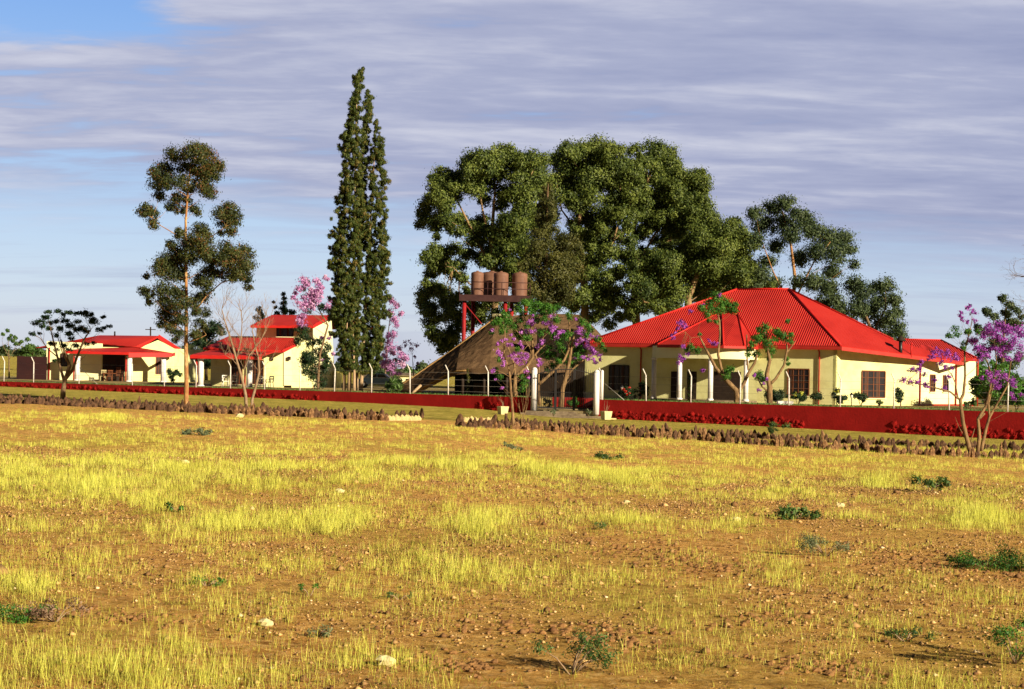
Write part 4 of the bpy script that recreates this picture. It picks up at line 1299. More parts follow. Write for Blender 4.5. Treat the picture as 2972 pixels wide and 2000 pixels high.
    for i, (x, y, rz, lab) in enumerate(((525, 1150, .4, 'white plastic chair farthest left on the villa porch'), (610, 1155, 0, 'white plastic chair beside the left window of the villa porch'),
                                         (885, 1160, 2.9, 'white plastic chair right of the villa porch column, low behind the stems'), (962, 1160, -.5, 'white plastic chair at the far right end of the villa porch'))):
        c = Q(x, y, 140.3); c.z = .82
        if proto is None:
            ch = thing('plastic_chair', lab, 'chair', c, 'white plastic chairs on the villa porch')
            parts = []
            mb = MB(); mb.box(c + Vector((0, 0, .43)), (.46, .44, .05)); parts.append(mb.build('seat', 'plastic_white', ch))
            mb = MB(); mb.bar(c + Vector((-.2, .2, .45)), c + Vector((-.2, .3, .9)), .06); mb.bar(c + Vector((.2, .2, .45)), c + Vector((.2, .3, .9)), .06); mb.bar(c + Vector((-.2, .3, .88)), c + Vector((.2, .3, .88)), .05, .10); mb.bar(c + Vector((-.2, .26, .7)), c + Vector((.2, .26, .7)), .03, .07); parts.append(mb.build('backrest', 'plastic_white', ch))
            for sx in (-.22, .22):
                for sy in (-.2, .2):
                    mb = MB(); mb.tube([c + Vector((sx * .9, sy * .9, .41)), c + Vector((sx * 1.15, sy * 1.15, 0))], .03, 6); parts.append(mb.build('leg', 'plastic_white', ch))
                mb = MB(); mb.bar(c + Vector((sx, -.2, .64)), c + Vector((sx, .24, .66)), .05, .03); mb.bar(c + Vector((sx, -.19, .44)), c + Vector((sx, -.19, .63)), .04); parts.append(mb.build('armrest', 'plastic_white', ch))
            proto = ch; ch.rotation_euler.z = rz
        else:
            ch = proto.copy(); COL.objects.link(ch); ch.location = c; ch.rotation_euler.z = rz; ch['label'] = lab
            for p in parts:
                d = p.copy(); COL.objects.link(d); d.parent = ch


build_villa()


# ------------------------------------------------------------------ thatched shelter
def build_thatch():
    Y = 124.0
    base = P(1450, 1150, Y); base.z = .8
    t = thing('thatched_shelter', 'big open shelter with a steep brown thatched roof sweeping down to the left', 'shelter', base)
    top = [(1163, 1119, 126), (1200, 1095, 126), (1240, 1067, 126.5), (1290, 1034, 127), (1340, 998, 127.5), (1390, 960, 128), (1440, 922, 128.5), (1500, 915, 129), (1560, 912, 129), (1620, 911, 129), (1680, 913, 129), (1712, 938, 128), (1745, 972, 126.5), (1790, 1015, 125)]
    bot = [(1168, 1128, 125), (1205, 1131, 123.5), (1245, 1110, 122.5), (1290, 1086, 121.5), (1325, 1072, 120.5), (1370, 1069, 120), (1420, 1069, 119.6), (1490, 1068, 119.6), (1550, 1068, 119.6), (1620, 1066, 119.8), (1660, 1064, 120), (1700, 1062, 120.4), (1740, 1060, 121), (1785, 1050, 122.5)]
    T = [P(*p) for p in top]; Bt = [P(*p) for p in bot]
    def refine(pts, k=5):
        o = []
        for i in range(len(pts) - 1):
            for j in range(k): o.append(pts[i].lerp(pts[i + 1], j / k))
        return o + [pts[-1]]
    T, Bt = refine(T), refine(Bt); rows = 22
    mb = MB(); n = len(T)
    def grid(T, Bt, flip):
        i0 = len(mb.v)
        for a in range(rows + 1):
            s = a / rows
            for k in range(n):
                p = T[k].lerp(Bt[k], s); p.z += 0.25 * math.sin(math.pi * s) * min(1, (T[k] - Bt[k]).length / 8)
                w = .022
                mb.v.append((p.x + random.uniform(-w, w), p.y + random.uniform(-w, w), p.z + random.uniform(-w, w)))
        for a in range(rows):
            for k in range(n - 1):
                q = i0 + a * n + k; f = (q, q + 1, q + n + 1, q + n)
                mb.f.append(f[::-1] if flip else f)
        return i0
    f0 = grid(T, Bt, True)
    inner_top = [p - Vector((0, -.25, .45)) for p in T]; inner = [p + Vector((.02, .12, -.38)) for p in Bt]
    f1 = grid(inner_top, inner, False)
    Bk = [Vector((p.x, 2 * q.y - p.y + 2, p.z)) for p, q in zip(Bt, T)]
    f2 = grid(T, Bk, False)
    for k in range(n - 1):   # thick lower rim
        a = f0 + rows * n + k; b = f1 + rows * n + k
        mb.f.append((a, a + 1, b + 1, b))
    for o_ in (0, n - 1):
        for a in range(rows):
            q = f0 + a * n + o_; p = f1 + a * n + o_
            mb.f.append((q, q + n, p + n, p))
    mb.build('thatch_roof', 'thatch', t)
    mb = MB(); mb.tube([p + Vector((0, -.05, -.12)) for p in Bt[4:24]], .055, 6, True, .3); mb.tube([p + Vector((0, 0, .0)) for p in T[:32]], .10, 6, True, .3); mb.build('thatch_trim', 'thatch_edge', t)
    mb = MB(); mb.tube([T[30] + Vector((-.3, 0, .1)), T[30] + Vector((.9, 0, .12))], [.22, .16], 8); mb.build('ridge_cap', 'pot_stone', t)
    # poles
    for px, Yp, y1 in ((1342, 120.9, 1075), (1404, 120.6, 1073), (1470, 120.4, 1073), (1530, 120.4, 1073)):
        q = P(px, 1140, Yp); MB().tube([Vector((q.x, q.y, .75)), Vector((q.x, q.y, P(px, y1, Yp).z + .2))], .11, 8).build('pole', 'dark_timber', t)
    a = P(1193, 1138, 122.3); b = P(1222, 1118, 122.6); MB().tube([Vector((a.x, a.y, .75)), b], .10, 8).build('prop', 'bark_cypress', t)
    # rear wall and dark sheet added to stand for deep shade
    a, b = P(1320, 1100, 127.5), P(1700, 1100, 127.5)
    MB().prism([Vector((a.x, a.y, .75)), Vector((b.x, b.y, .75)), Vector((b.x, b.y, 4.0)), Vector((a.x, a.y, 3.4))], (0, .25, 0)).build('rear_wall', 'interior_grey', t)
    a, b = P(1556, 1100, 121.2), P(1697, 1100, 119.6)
    MB().prism([Vector((a.x, a.y, .75)), Vector((b.x, b.y, .75)), Vector((b.x, b.y, 5.6)), Vector((a.x, a.y, 5.6))], (0, .25, 0)).build('shade_sheet', 'dark_timber', t)
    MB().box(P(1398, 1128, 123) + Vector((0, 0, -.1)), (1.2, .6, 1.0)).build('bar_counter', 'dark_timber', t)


build_thatch()


# ------------------------------------------------------------------ water tower
def build_tower():
    Y = 133.0
    z = zz(1180, 380, 2.1776)
    def Q(x, y, Yq=Y): return P(*z(x, y), Yq)
    b = Q(500, 1300); b.z = .8
    t = thing('tank_stand', 'red steel stand with dark platform rising behind the thatched roof', 'tower', b)
    zt = Q(500, 1042).z
    x0, x1 = Q(366, 1042).x, Q(625, 1042).x
    for x, Yq in ((x0, Y), (x1, Y), (x0 + .6, Y + 4), (x1 + .5, Y + 4), (x1 + 1.6, Y + .5)):
        MB().tube([Vector((x, Yq, .7)), Vector((x, Yq, zt))], .16, 8).build('leg', 'steel_red', t)
    mb = MB(); mb.box(Vector(((x0 + x1) / 2 + .9, Y + 2, zt - .12 - .005)), (x1 - x0 + 2.5, 4.6, .24)); mb.build('platform', 'steel_dark', t)
    MB().bar(Vector((x0 - .4, Y - .35, zt - .2)), Vector((x1 + 1.9, Y - .35, zt - .2)), .12, .5).build('girder', 'steel_dark', t)
    mb = MB(); mb.bar(Vector((x0, Y, zt - .6)), Vector((x0 + 1.4, Y, zt - 2.2)), .06); mb.bar(Vector((x0, Y - .02, zt - 3)), Vector((x1, Y - .02, zt - 6)), .05); mb.bar(Vector((x1, Y + .02, zt - 3)), Vector((x0, Y + .02, zt - 6)), .05); mb.build('brace', 'steel_red', t)
    mb = MB()
    for h in (.55, 1.05): mb.tube([Vector((x0 - .4, Y - .3, zt + h)), Vector((x1 + 1.9, Y - .3, zt + h))], .03, 5)
    for k in range(6):
        x = x0 - .4 + (x1 - x0 + 2.3) * k / 5; mb.tube([Vector((x, Y - .3, zt)), Vector((x, Y - .3, zt + 1.05))], .03, 5)
    mb.build('guardrail', 'steel_dark', t)
    for (xa, xb, Yq, lab) in ((405, 486, Y + 1.2, 'leftmost of three ribbed brown water tanks on the steel stand'), (548, 642, Y + 1.2, 'middle brown water tank, standing right at the front of the steel stand'), (664, 762, Y + 1.6, 'rightmost brown water tank, partly hidden by the pointed conifer'), (515, 560, Y + 3.6, 'brown water tank set back between the two front tanks')):
        c = Q((xa + xb) / 2, 1040, Yq); c.z = zt + .004
        r = (xb - xa) / 2 / 2.1776 / F * Yq if xa != 515 else .95
        h = Q(500, 890, Yq).z - zt
        prof = [(r * .98, 0)]
        for k in range(1, 12):
            prof.append((r * (1.0 if k % 2 else .975), h * .9 * k / 12))
        prof += [(r, h * .9), (r * .93, h * .95)]
        tk = thing('water_tank', lab, 'water tank', c, 'brown water tanks on the steel stand')
        MB().lathe(c, prof, 24).build('body', 'tank', tk)
        MB().lathe(c, [(r * .93, h * .951), (r * .5, h * .99), (r * .2, h * 1.0), (r * .2, h * 1.03)], 20).build('lid', 'tank', tk)


build_tower()


# ================================================================== TREES
def make_tree(name, label, base, Y, stems, clusters, leaf_m, bark='bark_gum', r0=.2, r1=.05, flowers=None, flower_m='flower_purple', fr=7, ftr=None,
              dens=110, leaf=(.10, .24), spread=1.5, branch_r=.05, nb=None, cat='tree', group=None, every=1, autob=True, subn=17, sub=.55, droop=.5, squash=.85, fdens=260, fleaf=(.09, .12), grow=1.0, shell=.6, upb=.25, limbs=()):
    """stems: list of polylines in photo px (first point is the foot); limbs: (polyline, r0, r1)"""
    t = thing(name, label, cat, base, group)
    mb = MB(); allp = []
    for i, st in enumerate(stems):
        pts = [Vector(base) + Vector((0, 0, -.15)) if (k == 0 and i == 0) else P(q[0], q[1], Y + (q[2] if len(q) > 2 else 0)) for k, q in enumerate(st)]
        a, b = (r0, r1) if i == 0 else (r0 * .7, r1)
        allp += limb(mb, pts, a, b, 9, .07)[2:]
    for pl, ra, rb in limbs:
        allp += limb(mb, [P(q[0], q[1], Y + (q[2] if len(q) > 2 else 0)) for q in pl], ra, rb, 7, .07)
    cl = crown_pts(clusters, Y, spread, 8, grow)
    fl = crown_pts(flowers, Y - .3, spread * .6, fr, 1.25) if flowers else []
    if name.startswith('jac'): cl = [(c, r_ * 1.3, o_) for c, r_, o_ in cl]
    if autob: auto_branches(mb, allp, [c for c in cl[:nb] + fl], branch_r, every)
    mb.build('trunk', bark, t)
    if cl: foliage('crown', cl, leaf_m, t, dens, leaf, sub, subn, droop, squash, upb=upb, shell=shell)
    if fl: foliage('blossom', fl, flower_m, t, fdens * .75, fleaf, .6, 7, .1, 1.0, outw=.4, shell=.2)
    return t


def gb(px, py, Y, z=None):
    p = P(px, py, Y)
    p.z = .8 if z is None else z
    return p


# --- small umbrella crowned tree by the left edging
g = gpoint(183, 1160)
cl = zl([(340, 540, 42), (400, 520, 45), (440, 480, 55), (480, 430, 45), (580, 420, 42), (630, 450, 40), (680, 430, 48), (760, 440, 40), (830, 430, 55), (880, 460, 55), (930, 500, 40), (1020, 475, 34), (920, 530, 60), (1080, 565, 34), (980, 600, 45), (1030, 590, 35),
         (700, 560, 60), (600, 590, 50), (480, 590, 50), (420, 560, 45), (330, 640, 42), (390, 640, 30), (640, 510, 50), (760, 600, 50), (820, 580, 55), (680, 640, 50), (560, 660, 40), (520, 740, 50), (620, 750, 45), (740, 760, 45), (860, 740, 35), (930, 735, 28), (540, 905, 28), (780, 520, 45), (860, 620, 45), (550, 520, 40), (500, 530, 40), (700, 690, 40), (560, 800, 34), (680, 800, 34)], 0, 780, 3.408)
make_tree('umbrella_tree', 'small tree with flat layered dark green crown standing by the stones at far left', g, g.y,
          [zl([(620, 1290), (625, 1200), (640, 1110), (690, 960), (650, 860), (600, 700)], 0, 780, 3.408)], cl, 'leaf_dark', 'bark_brown', .16, .05,
          limbs=[(zl([(635, 1110), (590, 960), (545, 780), (500, 600)], 0, 780, 3.408), .09, .03), (zl([(650, 1090), (720, 1000), (760, 880), (830, 700), (900, 600)], 0, 780, 3.408), .10, .03),
                 (zl([(600, 900), (480, 800), (400, 690), (340, 650)], 0, 780, 3.408), .035, .012), (zl([(690, 960), (620, 840), (560, 640)], 0, 780, 3.408), .05, .02)],
          dens=300, leaf=(.05, .15), squash=.38, subn=8, sub=.5, spread=1.6, branch_r=.018, upb=.9, droop=.1)

# --- tall gum tree
g = gpoint(541, 1180)
clA = [(400, 230, 75), (520, 230, 85), (600, 270, 75), (650, 360, 75), (560, 330, 85), (300, 340, 80), (350, 430, 75), (260, 440, 60), (470, 440, 75), (590, 450, 70), (620, 510, 48), (270, 530, 45), (400, 540, 50), (340, 600, 42), (420, 625, 42), (530, 620, 48), (210, 660, 62), (160, 640, 45), (230, 730, 38), (180, 610, 38),
       (770, 620, 62), (740, 690, 75), (800, 690, 58), (690, 650, 48), (770, 770, 45), (700, 790, 26), (460, 340, 70), (560, 200, 55), (690, 320, 45), (230, 360, 45), (470, 560, 40)]
clB = [(560, 850, 90), (480, 850, 75), (410, 790, 45), (560, 760, 55), (600, 930, 75), (500, 940, 75), (350, 870, 40), (380, 920, 58), (330, 1000, 85), (280, 1030, 65), (400, 1000, 75), (350, 1070, 65), (440, 1080, 50),
       (720, 900, 65), (800, 930, 75), (870, 930, 65), (880, 1020, 65), (820, 1040, 75), (740, 1000, 65), (650, 980, 58), (700, 1080, 55), (870, 1100, 52), (890, 1165, 32), (780, 1105, 45), (620, 1060, 62), (600, 1150, 60), (540, 1120, 50),
       (180, 1090, 26), (160, 1190, 36), (200, 1210, 45), (210, 1270, 30), (280, 1180, 55), (350, 1190, 58), (420, 1200, 55), (300, 1260, 45),
       (330, 1300, 58), (400, 1290, 65), (500, 1270, 50), (560, 1240, 60), (300, 1360, 50), (370, 1380, 65), (430, 1400, 50), (540, 1330, 45), (600, 1340, 36), (280, 1430, 32), (350, 1460, 45), (410, 1500, 42), (380, 1540, 26), (560, 1430, 50), (520, 1490, 42)]
make_tree('gum_tree', 'tall gum tree with orange trunk and loose reddish foliage, at the left edging stones', g, g.y,
          [[(541, 1180), (541, 1100), (540, 1000), (541, 900), (540, 769), (539, 640), (547, 537), (553, 474)]],
          zl(clA + clB, 350, 350, 2.412), 'leaf_gum_red', 'bark_gum', .135, .03,
          limbs=[(zl([(500, 1360), (600, 1230), (700, 1140), (800, 1100)], 350, 350, 2.412), .05, .02), (zl([(455, 830), (400, 805), (280, 735), (220, 680)], 350, 350, 2.412), .035, .015), (zl([(480, 1550), (560, 1522), (600, 1500)], 350, 350, 2.412), .03, .012),
                 (zl([(460, 900), (640, 810), (740, 740)], 350, 350, 2.412), .04, .015), (zl([(470, 450), (380, 400), (320, 350)], 350, 350, 2.412), .03, .01)],
          dens=420, leaf=(.055, .13), spread=1.0, branch_r=.02, subn=16, sub=.55, grow=1.12)

# --- bare tree
g = gpoint(724, 1186)
t = thing('bare_tree', 'leafless twin stemmed tree with fine pale twigs in front of the villa', 'tree', g)
mb = MB(); random.seed(21)
z2 = lambda l: zl(l, 500, 780, 3.408)
s1 = [P(q[0], q[1], g.y) for q in z2([(745, 1380), (725, 1250), (700, 1130), (650, 950), (600, 780), (560, 640), (520, 520), (490, 400)])]
s2 = [P(q[0], q[1], g.y + .3) for q in z2([(778, 1370), (790, 1290), (830, 1150), (860, 1020), (850, 880), (820, 760), (790, 600)])]
s1[0] = g + Vector((-.15, 0, -.1)); s2[0] = g + Vector((.12, .1, -.1))
for s_, ra in ((s1, .095), (s2, .09)): limb(mb, s_, ra, .022, 8, .08)
s3 = [P(q[0], q[1], g.y) for q in z2([(660, 980), (600, 900), (520, 850)])]; limb(mb, s3, .03, .01)
s4 = [P(q[0], q[1], g.y) for q in z2([(640, 870), (680, 700), (690, 540), (680, 420)])]; limb(mb, s4, .04, .014)
s5 = [P(q[0], q[1], g.y) for q in z2([(710, 1000), (760, 860), (880, 700), (960, 520)])]; limb(mb, s5, .045, .014)
for stem, k0 in ((s1, 3), (s2, 3), (s4, 0), (s5, 0), (s3, 1)):
    for q in stem[k0:]:
        for _ in range(3):
            d = Vector((random.uniform(-1, 1), random.uniform(-.8, .8), random.uniform(.5, 1.4))).normalized()
            recurse_branch(mb, q, d, random.uniform(.5, .8), .013, 3, 4, .5, .22, 3, (2, 3))
mb.build('trunk', 'bark_twig', t)
random.seed(5)

# --- villa jacaranda and dark shrub in front of it
fl = z2([(1300, 120, 45), (1430, 130, 45), (1520, 90, 28), (1250, 200, 40), (1400, 230, 60), (1460, 240, 45), (1200, 290, 30), (1350, 300, 55), (1420, 300, 45), (1260, 350, 42), (1330, 360, 45), (1390, 380, 40), (1540, 370, 34), (1560, 320, 30), (1310, 450, 42), (1250, 500, 36), (1280, 530, 40), (1310, 570, 26), (1480, 200, 30), (1540, 690, 24), (1480, 680, 24), (1590, 840, 22), (1490, 905, 12), (1340, 160, 30), (1220, 250, 24)])
lv = z2([(1340, 130, 26), (1300, 200, 22), (1380, 330, 26), (1460, 370, 35), (1500, 390, 26), (1340, 420, 30), (1560, 420, 30), (1250, 600, 40), (1300, 660, 50), (1240, 720, 42), (1320, 600, 36), (1350, 720, 50), (1450, 720, 34), (1340, 850, 50), (1300, 890, 50), (1450, 830, 52), (1510, 870, 52), (1400, 930, 60), (1320, 960, 42), (1480, 990, 55), (1420, 1070, 55), (1500, 1120, 40), (1530, 780, 40), (1390, 1010, 50), (1310, 1020, 30), (1440, 1150, 40), (1350, 880, 45), (1530, 940, 40)])
b = gb(*z2([(1440, 1180)])[0], 135)
make_tree('jacaranda_tree', 'pink flowering tree with dark lower leaves against the villa wall', b, 135, [z2([(1440, 1180), (1445, 1050), (1460, 850), (1540, 560), (1450, 400), (1380, 250)])], lv, 'leaf_dark', 'bark_brown', .12, .03, fl, 'flower_pink', dens=170, leaf=(.07, .2), spread=.9, branch_r=.025, fdens=190, fleaf=(.11, .14))

# --- cypresses
def cypress(name, label, base, Y, prof, seed, trunks, dens=1.0, bare=()):
    """prof: (py, xleft, xright) in photo px"""
    t = thing(name, label, 'tree', base)
    rng = np.random.default_rng(seed)
    mb = MB()
    for tr in trunks:
        limb(mb, [P(q[0], q[1], Y + q[2]) for q in tr], tr[0][3], .03, 8, .08)
    mb.build('trunk', 'bark_cypress', t)
    ys = [p[0] for p in prof]
    cl = []
    y = ys[0]
    while y < ys[-1]:
        xl = float(np.interp(y, ys, [p[1] for p in prof])); xr = float(np.interp(y, ys, [p[2] for p in prof]))
        xl += rng.normal(0, 1) * (xr - xl) * .07; xr += rng.normal(0, 1) * (xr - xl) * .07
        w = (xr - xl) / 2; c = (xl + xr) / 2
        k = max(2, int(w / 3.6 * dens))
        for _ in range(k):
            a = rng.uniform(0, 2 * math.pi); rr = w * math.sqrt(rng.uniform(.25, 1)) * (.76 if rng.random() < .88 else 1.1)
            r = rng.uniform(3.5, 7.5) * (1 if w > 12 else .75)
            dy = math.sin(a) * rr * Y / F * .9
            cx = c + math.cos(a) * rr
            if bare and rng.random() < bare[2] and bare[0] < y < bare[1] and abs(cx - c) < w * .5: continue
            cl.append((P(cx, y + rng.uniform(-4, 4), Y + dy), r * Y / F, rng.uniform(-.15, .15) + (.25 if (bare and bare[0] < y < bare[1] and rng.random() < .25) else 0)))
        y += 6.0
    foliage('crown', cl, 'leaf_cypress', t, 1050, (.045, .15), .85, 5, -.9, 1.5, outw=.9, upb=0.1, shell=.3)
    return t


zc = lambda y, a, b_: (150 + y / 1.5675, 850 + a / 1.5675, 850 + b_ / 1.5675)
b = gb(1018, 1134, 119.4)
cypress('cypress_tree', 'tallest dark cypress column with ragged tip left of its twin', b, 119.4,
        [zc(80, 305, 330), zc(110, 268, 326), zc(150, 280, 325), zc(200, 268, 305), zc(260, 255, 312), zc(330, 232, 308), zc(400, 225, 310), zc(450, 212, 312), zc(500, 225, 318), zc(560, 212, 325), zc(640, 200, 330), zc(720, 186, 335), zc(800, 172, 335), zc(900, 162, 330), zc(1000, 158, 330), zc(1100, 166, 325), zc(1200, 164, 320), zc(1300, 186, 320), zc(1400, 198, 315), zc(1455, 222, 310)],
        3, [[(1014, 1134, 0, .16), (1016, 1050, 0), (1025, 800, 0), (1035, 300, 0)], [(999, 1134, .3, .13), (1000, 1060, .3), (1010, 900, 0)], [(1028, 1134, -.3, .12), (1028, 1060, -.3), (1022, 900, 0)]], 1.0, (400, 800, .3))
b = gb(1047, 1134, 120.6)
cypress('cypress_tree', 'slimmer cypress column hugging the right side of the tallest one', b, 120.6,
        [zc(315, 372, 385), zc(350, 366, 398), zc(400, 366, 408), zc(440, 360, 415), zc(470, 340, 420), zc(520, 338, 424), zc(600, 338, 430), zc(700, 325, 432), zc(800, 320, 438), zc(900, 315, 440), zc(960, 315, 452), zc(1000, 310, 442), zc(1100, 305, 438), zc(1200, 300, 430), zc(1300, 300, 425), zc(1400, 295, 402), zc(1455, 295, 385)],
        4, [[(1047, 1134, 0, .15), (1052, 1060, 0), (1060, 900, 0), (1090, 400, 0)]], .9, (450, 720, .45))
b = gb(1036, 1134, 121.2)
cypress('cypress_tree', 'short topped middle spire between the two cypress columns', b, 121.2,
        [zc(185, 335, 345), zc(220, 320, 362), zc(280, 318, 364), zc(330, 315, 360), zc(370, 310, 352), zc(420, 306, 350), zc(480, 300, 340), zc(600, 290, 340), zc(900, 290, 340)],
        6, [[(1036, 1134, 0, .12), (1036, 1000, 0), (1050, 500, 0), (1065, 290, 0)]], .9)

# --- pink jacarandas far right of the cypress
z3 = lambda l: zl(l, 1000, 780, 3.408)
b = gb(*z3([(420, 1120)])[0], 165)
make_tree('jacaranda_tree', 'pale pink blossoming tree right behind the cypresses', b, 165, [z3([(405, 1120), (403, 1020), (410, 900), (430, 650), (460, 400)])],
          z3([(560, 1010, 20), (500, 900, 14)]), 'leaf_grey', 'bark_twig', .10, .03,
          z3([(470, 330, 38), (430, 300, 30), (520, 360, 36), (580, 440, 36), (450, 430, 45), (480, 500, 42), (510, 550, 30), (440, 660, 36), (490, 640, 36), (450, 720, 36), (480, 820, 45), (420, 800, 42), (560, 850, 42), (600, 880, 36), (400, 860, 36), (400, 940, 50), (470, 950, 50), (560, 930, 50), (450, 1000, 40), (510, 1030, 34), (380, 900, 36), (540, 790, 30)]), 'flower_pink', spread=1.4, branch_r=.025, fdens=150, fleaf=(.12, .15))
b = gb(*z3([(690, 1110)])[0], 180)
make_tree('jacaranda_tree', 'thin nearly leafless pink tinged tree above the low end of the thatch', b, 180, [z3([(690, 1110), (680, 1000), (670, 850)])], [], 'leaf_grey', 'bark_twig', .08, .02,
          z3([(610, 720, 28), (660, 740, 28), (710, 760, 28), (660, 800, 26), (700, 870, 16), (720, 930, 14), (600, 760, 16)]), 'flower_pink', spread=1, branch_r=.018, fdens=45, fleaf=(.12, .16))

# --- great gum grove
zg = lambda l: zl(l, 1180, 380, 2.1776)
GA = [(230, 280, 60), (200, 330, 60), (300, 320, 68), (280, 400, 68), (160, 300, 28), (200, 420, 58), (140, 430, 34), (100, 520, 45), (140, 560, 52), (90, 590, 34), (180, 600, 45), (190, 670, 26), (240, 560, 45), (250, 470, 58), (280, 620, 36), (420, 340, 75), (510, 350, 58), (400, 260, 58), (450, 180, 75), (380, 210, 48), (560, 150, 68), (640, 150, 62), (600, 230, 68), (500, 240, 62), (680, 200, 58), (780, 190, 65), (850, 180, 52), (800, 260, 85), (700, 320, 85), (850, 350, 95), (750, 450, 95), (620, 400, 70), (700, 560, 105), (820, 560, 85), (600, 640, 85), (500, 640, 62), (700, 700, 95), (600, 780, 75), (800, 750, 85), (400, 600, 40), (350, 560, 40), (420, 690, 50), (330, 640, 45),
      (180, 760, 52), (130, 800, 45), (240, 780, 52), (300, 750, 48), (200, 850, 52), (150, 900, 42), (120, 960, 26), (260, 880, 40), (330, 850, 42), (390, 790, 52), (480, 800, 52), (350, 930, 40), (540, 850, 40), (650, 860, 60),
      (160, 1000, 45), (230, 1020, 55), (110, 1070, 45), (150, 1120, 52), (90, 1090, 26), (250, 1100, 50), (320, 1060, 52), (400, 1020, 45), (200, 1180, 42), (300, 1180, 60), (400, 1120, 62), (140, 1210, 42), (180, 1280, 52), (240, 1330, 52), (300, 1270, 52), (220, 1390, 28), (350, 1230, 52), (270, 1380, 34), (450, 1180, 55), (500, 1100, 55), (550, 1050, 50), (640, 960, 60), (720, 1000, 60), (560, 1180, 50), (640, 1120, 55), (700, 880, 60)]
GB = [(1010, 130, 75), (1180, 120, 85), (1100, 130, 65), (1280, 140, 70), (960, 185, 55), (1060, 220, 85), (1000, 270, 75), (1200, 220, 95), (1300, 220, 82), (1390, 230, 75), (1420, 300, 68), (1350, 330, 85), (1250, 320, 85), (1150, 300, 75), (1100, 370, 70), (950, 340, 75), (1180, 440, 72), (1300, 450, 72), (1430, 400, 55), (1150, 540, 72), (1080, 470, 52), (1010, 420, 50), (1250, 560, 55), (1380, 530, 70), (1480, 530, 52), (1060, 590, 40), (920, 430, 60), (900, 530, 60), (1330, 130, 50), (1200, 650, 40), (1100, 640, 40),
      (1280, 760, 62), (1350, 770, 52), (1220, 830, 52), (1250, 950, 72), (1300, 1040, 72), (1200, 1000, 72), (1180, 1080, 62), (1260, 1110, 62), (1150, 900, 52), (1100, 1050, 62), (1050, 1110, 45), (980, 1050, 62), (1200, 1180, 45), (1340, 880, 52), (1380, 1080, 52), (1280, 1220, 40), (1180, 600, 45), (1300, 640, 48), (1360, 680, 45), (1240, 720, 45), (1150, 720, 45), (1400, 620, 40), (1420, 700, 45), (1060, 700, 50), (1060, 800, 55), (1120, 820, 50)]
GC = [(1450, 130, 52), (1560, 130, 75), (1640, 150, 62), (1660, 210, 65), (1500, 200, 55), (1600, 240, 50), (1700, 230, 36), (1760, 290, 45), (1850, 290, 62), (1880, 340, 45), (1840, 380, 65), (1800, 330, 58), (1700, 300, 75), (1620, 340, 75), (1560, 420, 72), (1700, 400, 85), (1800, 450, 75), (1860, 480, 62), (1640, 500, 72), (1740, 540, 65), (1880, 560, 55), (1940, 550, 45), (1560, 590, 60), (1490, 640, 50), (1640, 610, 55), (1550, 500, 55), (1720, 630, 50)]
GD = [(2060, 590, 55), (2000, 620, 65), (2120, 650, 55), (1920, 640, 72), (1850, 670, 72), (2160, 710, 55), (2080, 720, 75), (1980, 740, 85), (1860, 760, 85), (1760, 760, 62), (2130, 790, 55), (2040, 840, 85), (1900, 860, 95), (1780, 880, 75), (2100, 890, 55), (1980, 950, 75), (2150, 950, 45), (1840, 980, 75), (2050, 980, 58), (2240, 960, 45), (2300, 990, 36),
      (1650, 830, 82), (1560, 800, 58), (1550, 880, 75), (1680, 930, 75), (1460, 860, 48), (1600, 1000, 82), (1720, 1040, 72), (1500, 1000, 72), (1420, 950, 60), (1480, 1110, 52), (1580, 1120, 52), (1700, 1110, 52), (1420, 1160, 42), (1420, 770, 40), (1640, 740, 40)]


def grove(label, base, Y, stems, lst, spread, limbs=()):
    extra = []
    for i in range(len(lst) - 1):
        for j in range(i + 1, len(lst)):
            a_, b_ = lst[i], lst[j]; d_ = math.hypot(a_[0] - b_[0], a_[1] - b_[1])
            if 70 < d_ < 150 and random.random() < .16: extra.append(((a_[0] + b_[0]) / 2, (a_[1] + b_[1]) / 2, 44, ))
    nb0 = len(lst)
    lst = lst + extra
    xs_ = [q[0] for q in lst]; lo_, hi_ = max(430, min(xs_)), max(xs_)
    top_ = [(100, 520), (250, 300), (400, 220), (600, 160), (800, 200), (950, 190), (1200, 130), (1500, 150), (1700, 240), (1880, 350), (1950, 560), (2100, 640), (2200, 800), (2330, 960)]
    bot_ = [(400, 900), (600, 1050), (900, 1150), (1200, 1200), (1500, 1180), (1800, 1080), (2000, 1020), (2330, 1020)]
    for _ in range(int((hi_ - lo_) / 11)):
        x_ = random.uniform(lo_, hi_)
        y0_ = np.interp(x_, [q[0] for q in top_], [q[1] for q in top_]); y1_ = np.interp(x_, [q[0] for q in bot_], [q[1] for q in bot_])
        lst = lst + [(x_, random.uniform(y0_ + 30, y1_), random.uniform(36, 52), random.uniform(1.5, 4.5))]
    return make_tree('gum_tree', label, base, Y, [zg(s) for s in stems], zg(lst), 'leaf_gum', 'bark_grove', .40, .07, dens=175, leaf=(.11, .22), spread=spread, branch_r=.03, every=2, nb=nb0, subn=18, sub=.50, grow=1.22, shell=.6,
                     limbs=[(zg(l), a, b_) for l, a, b_ in limbs])


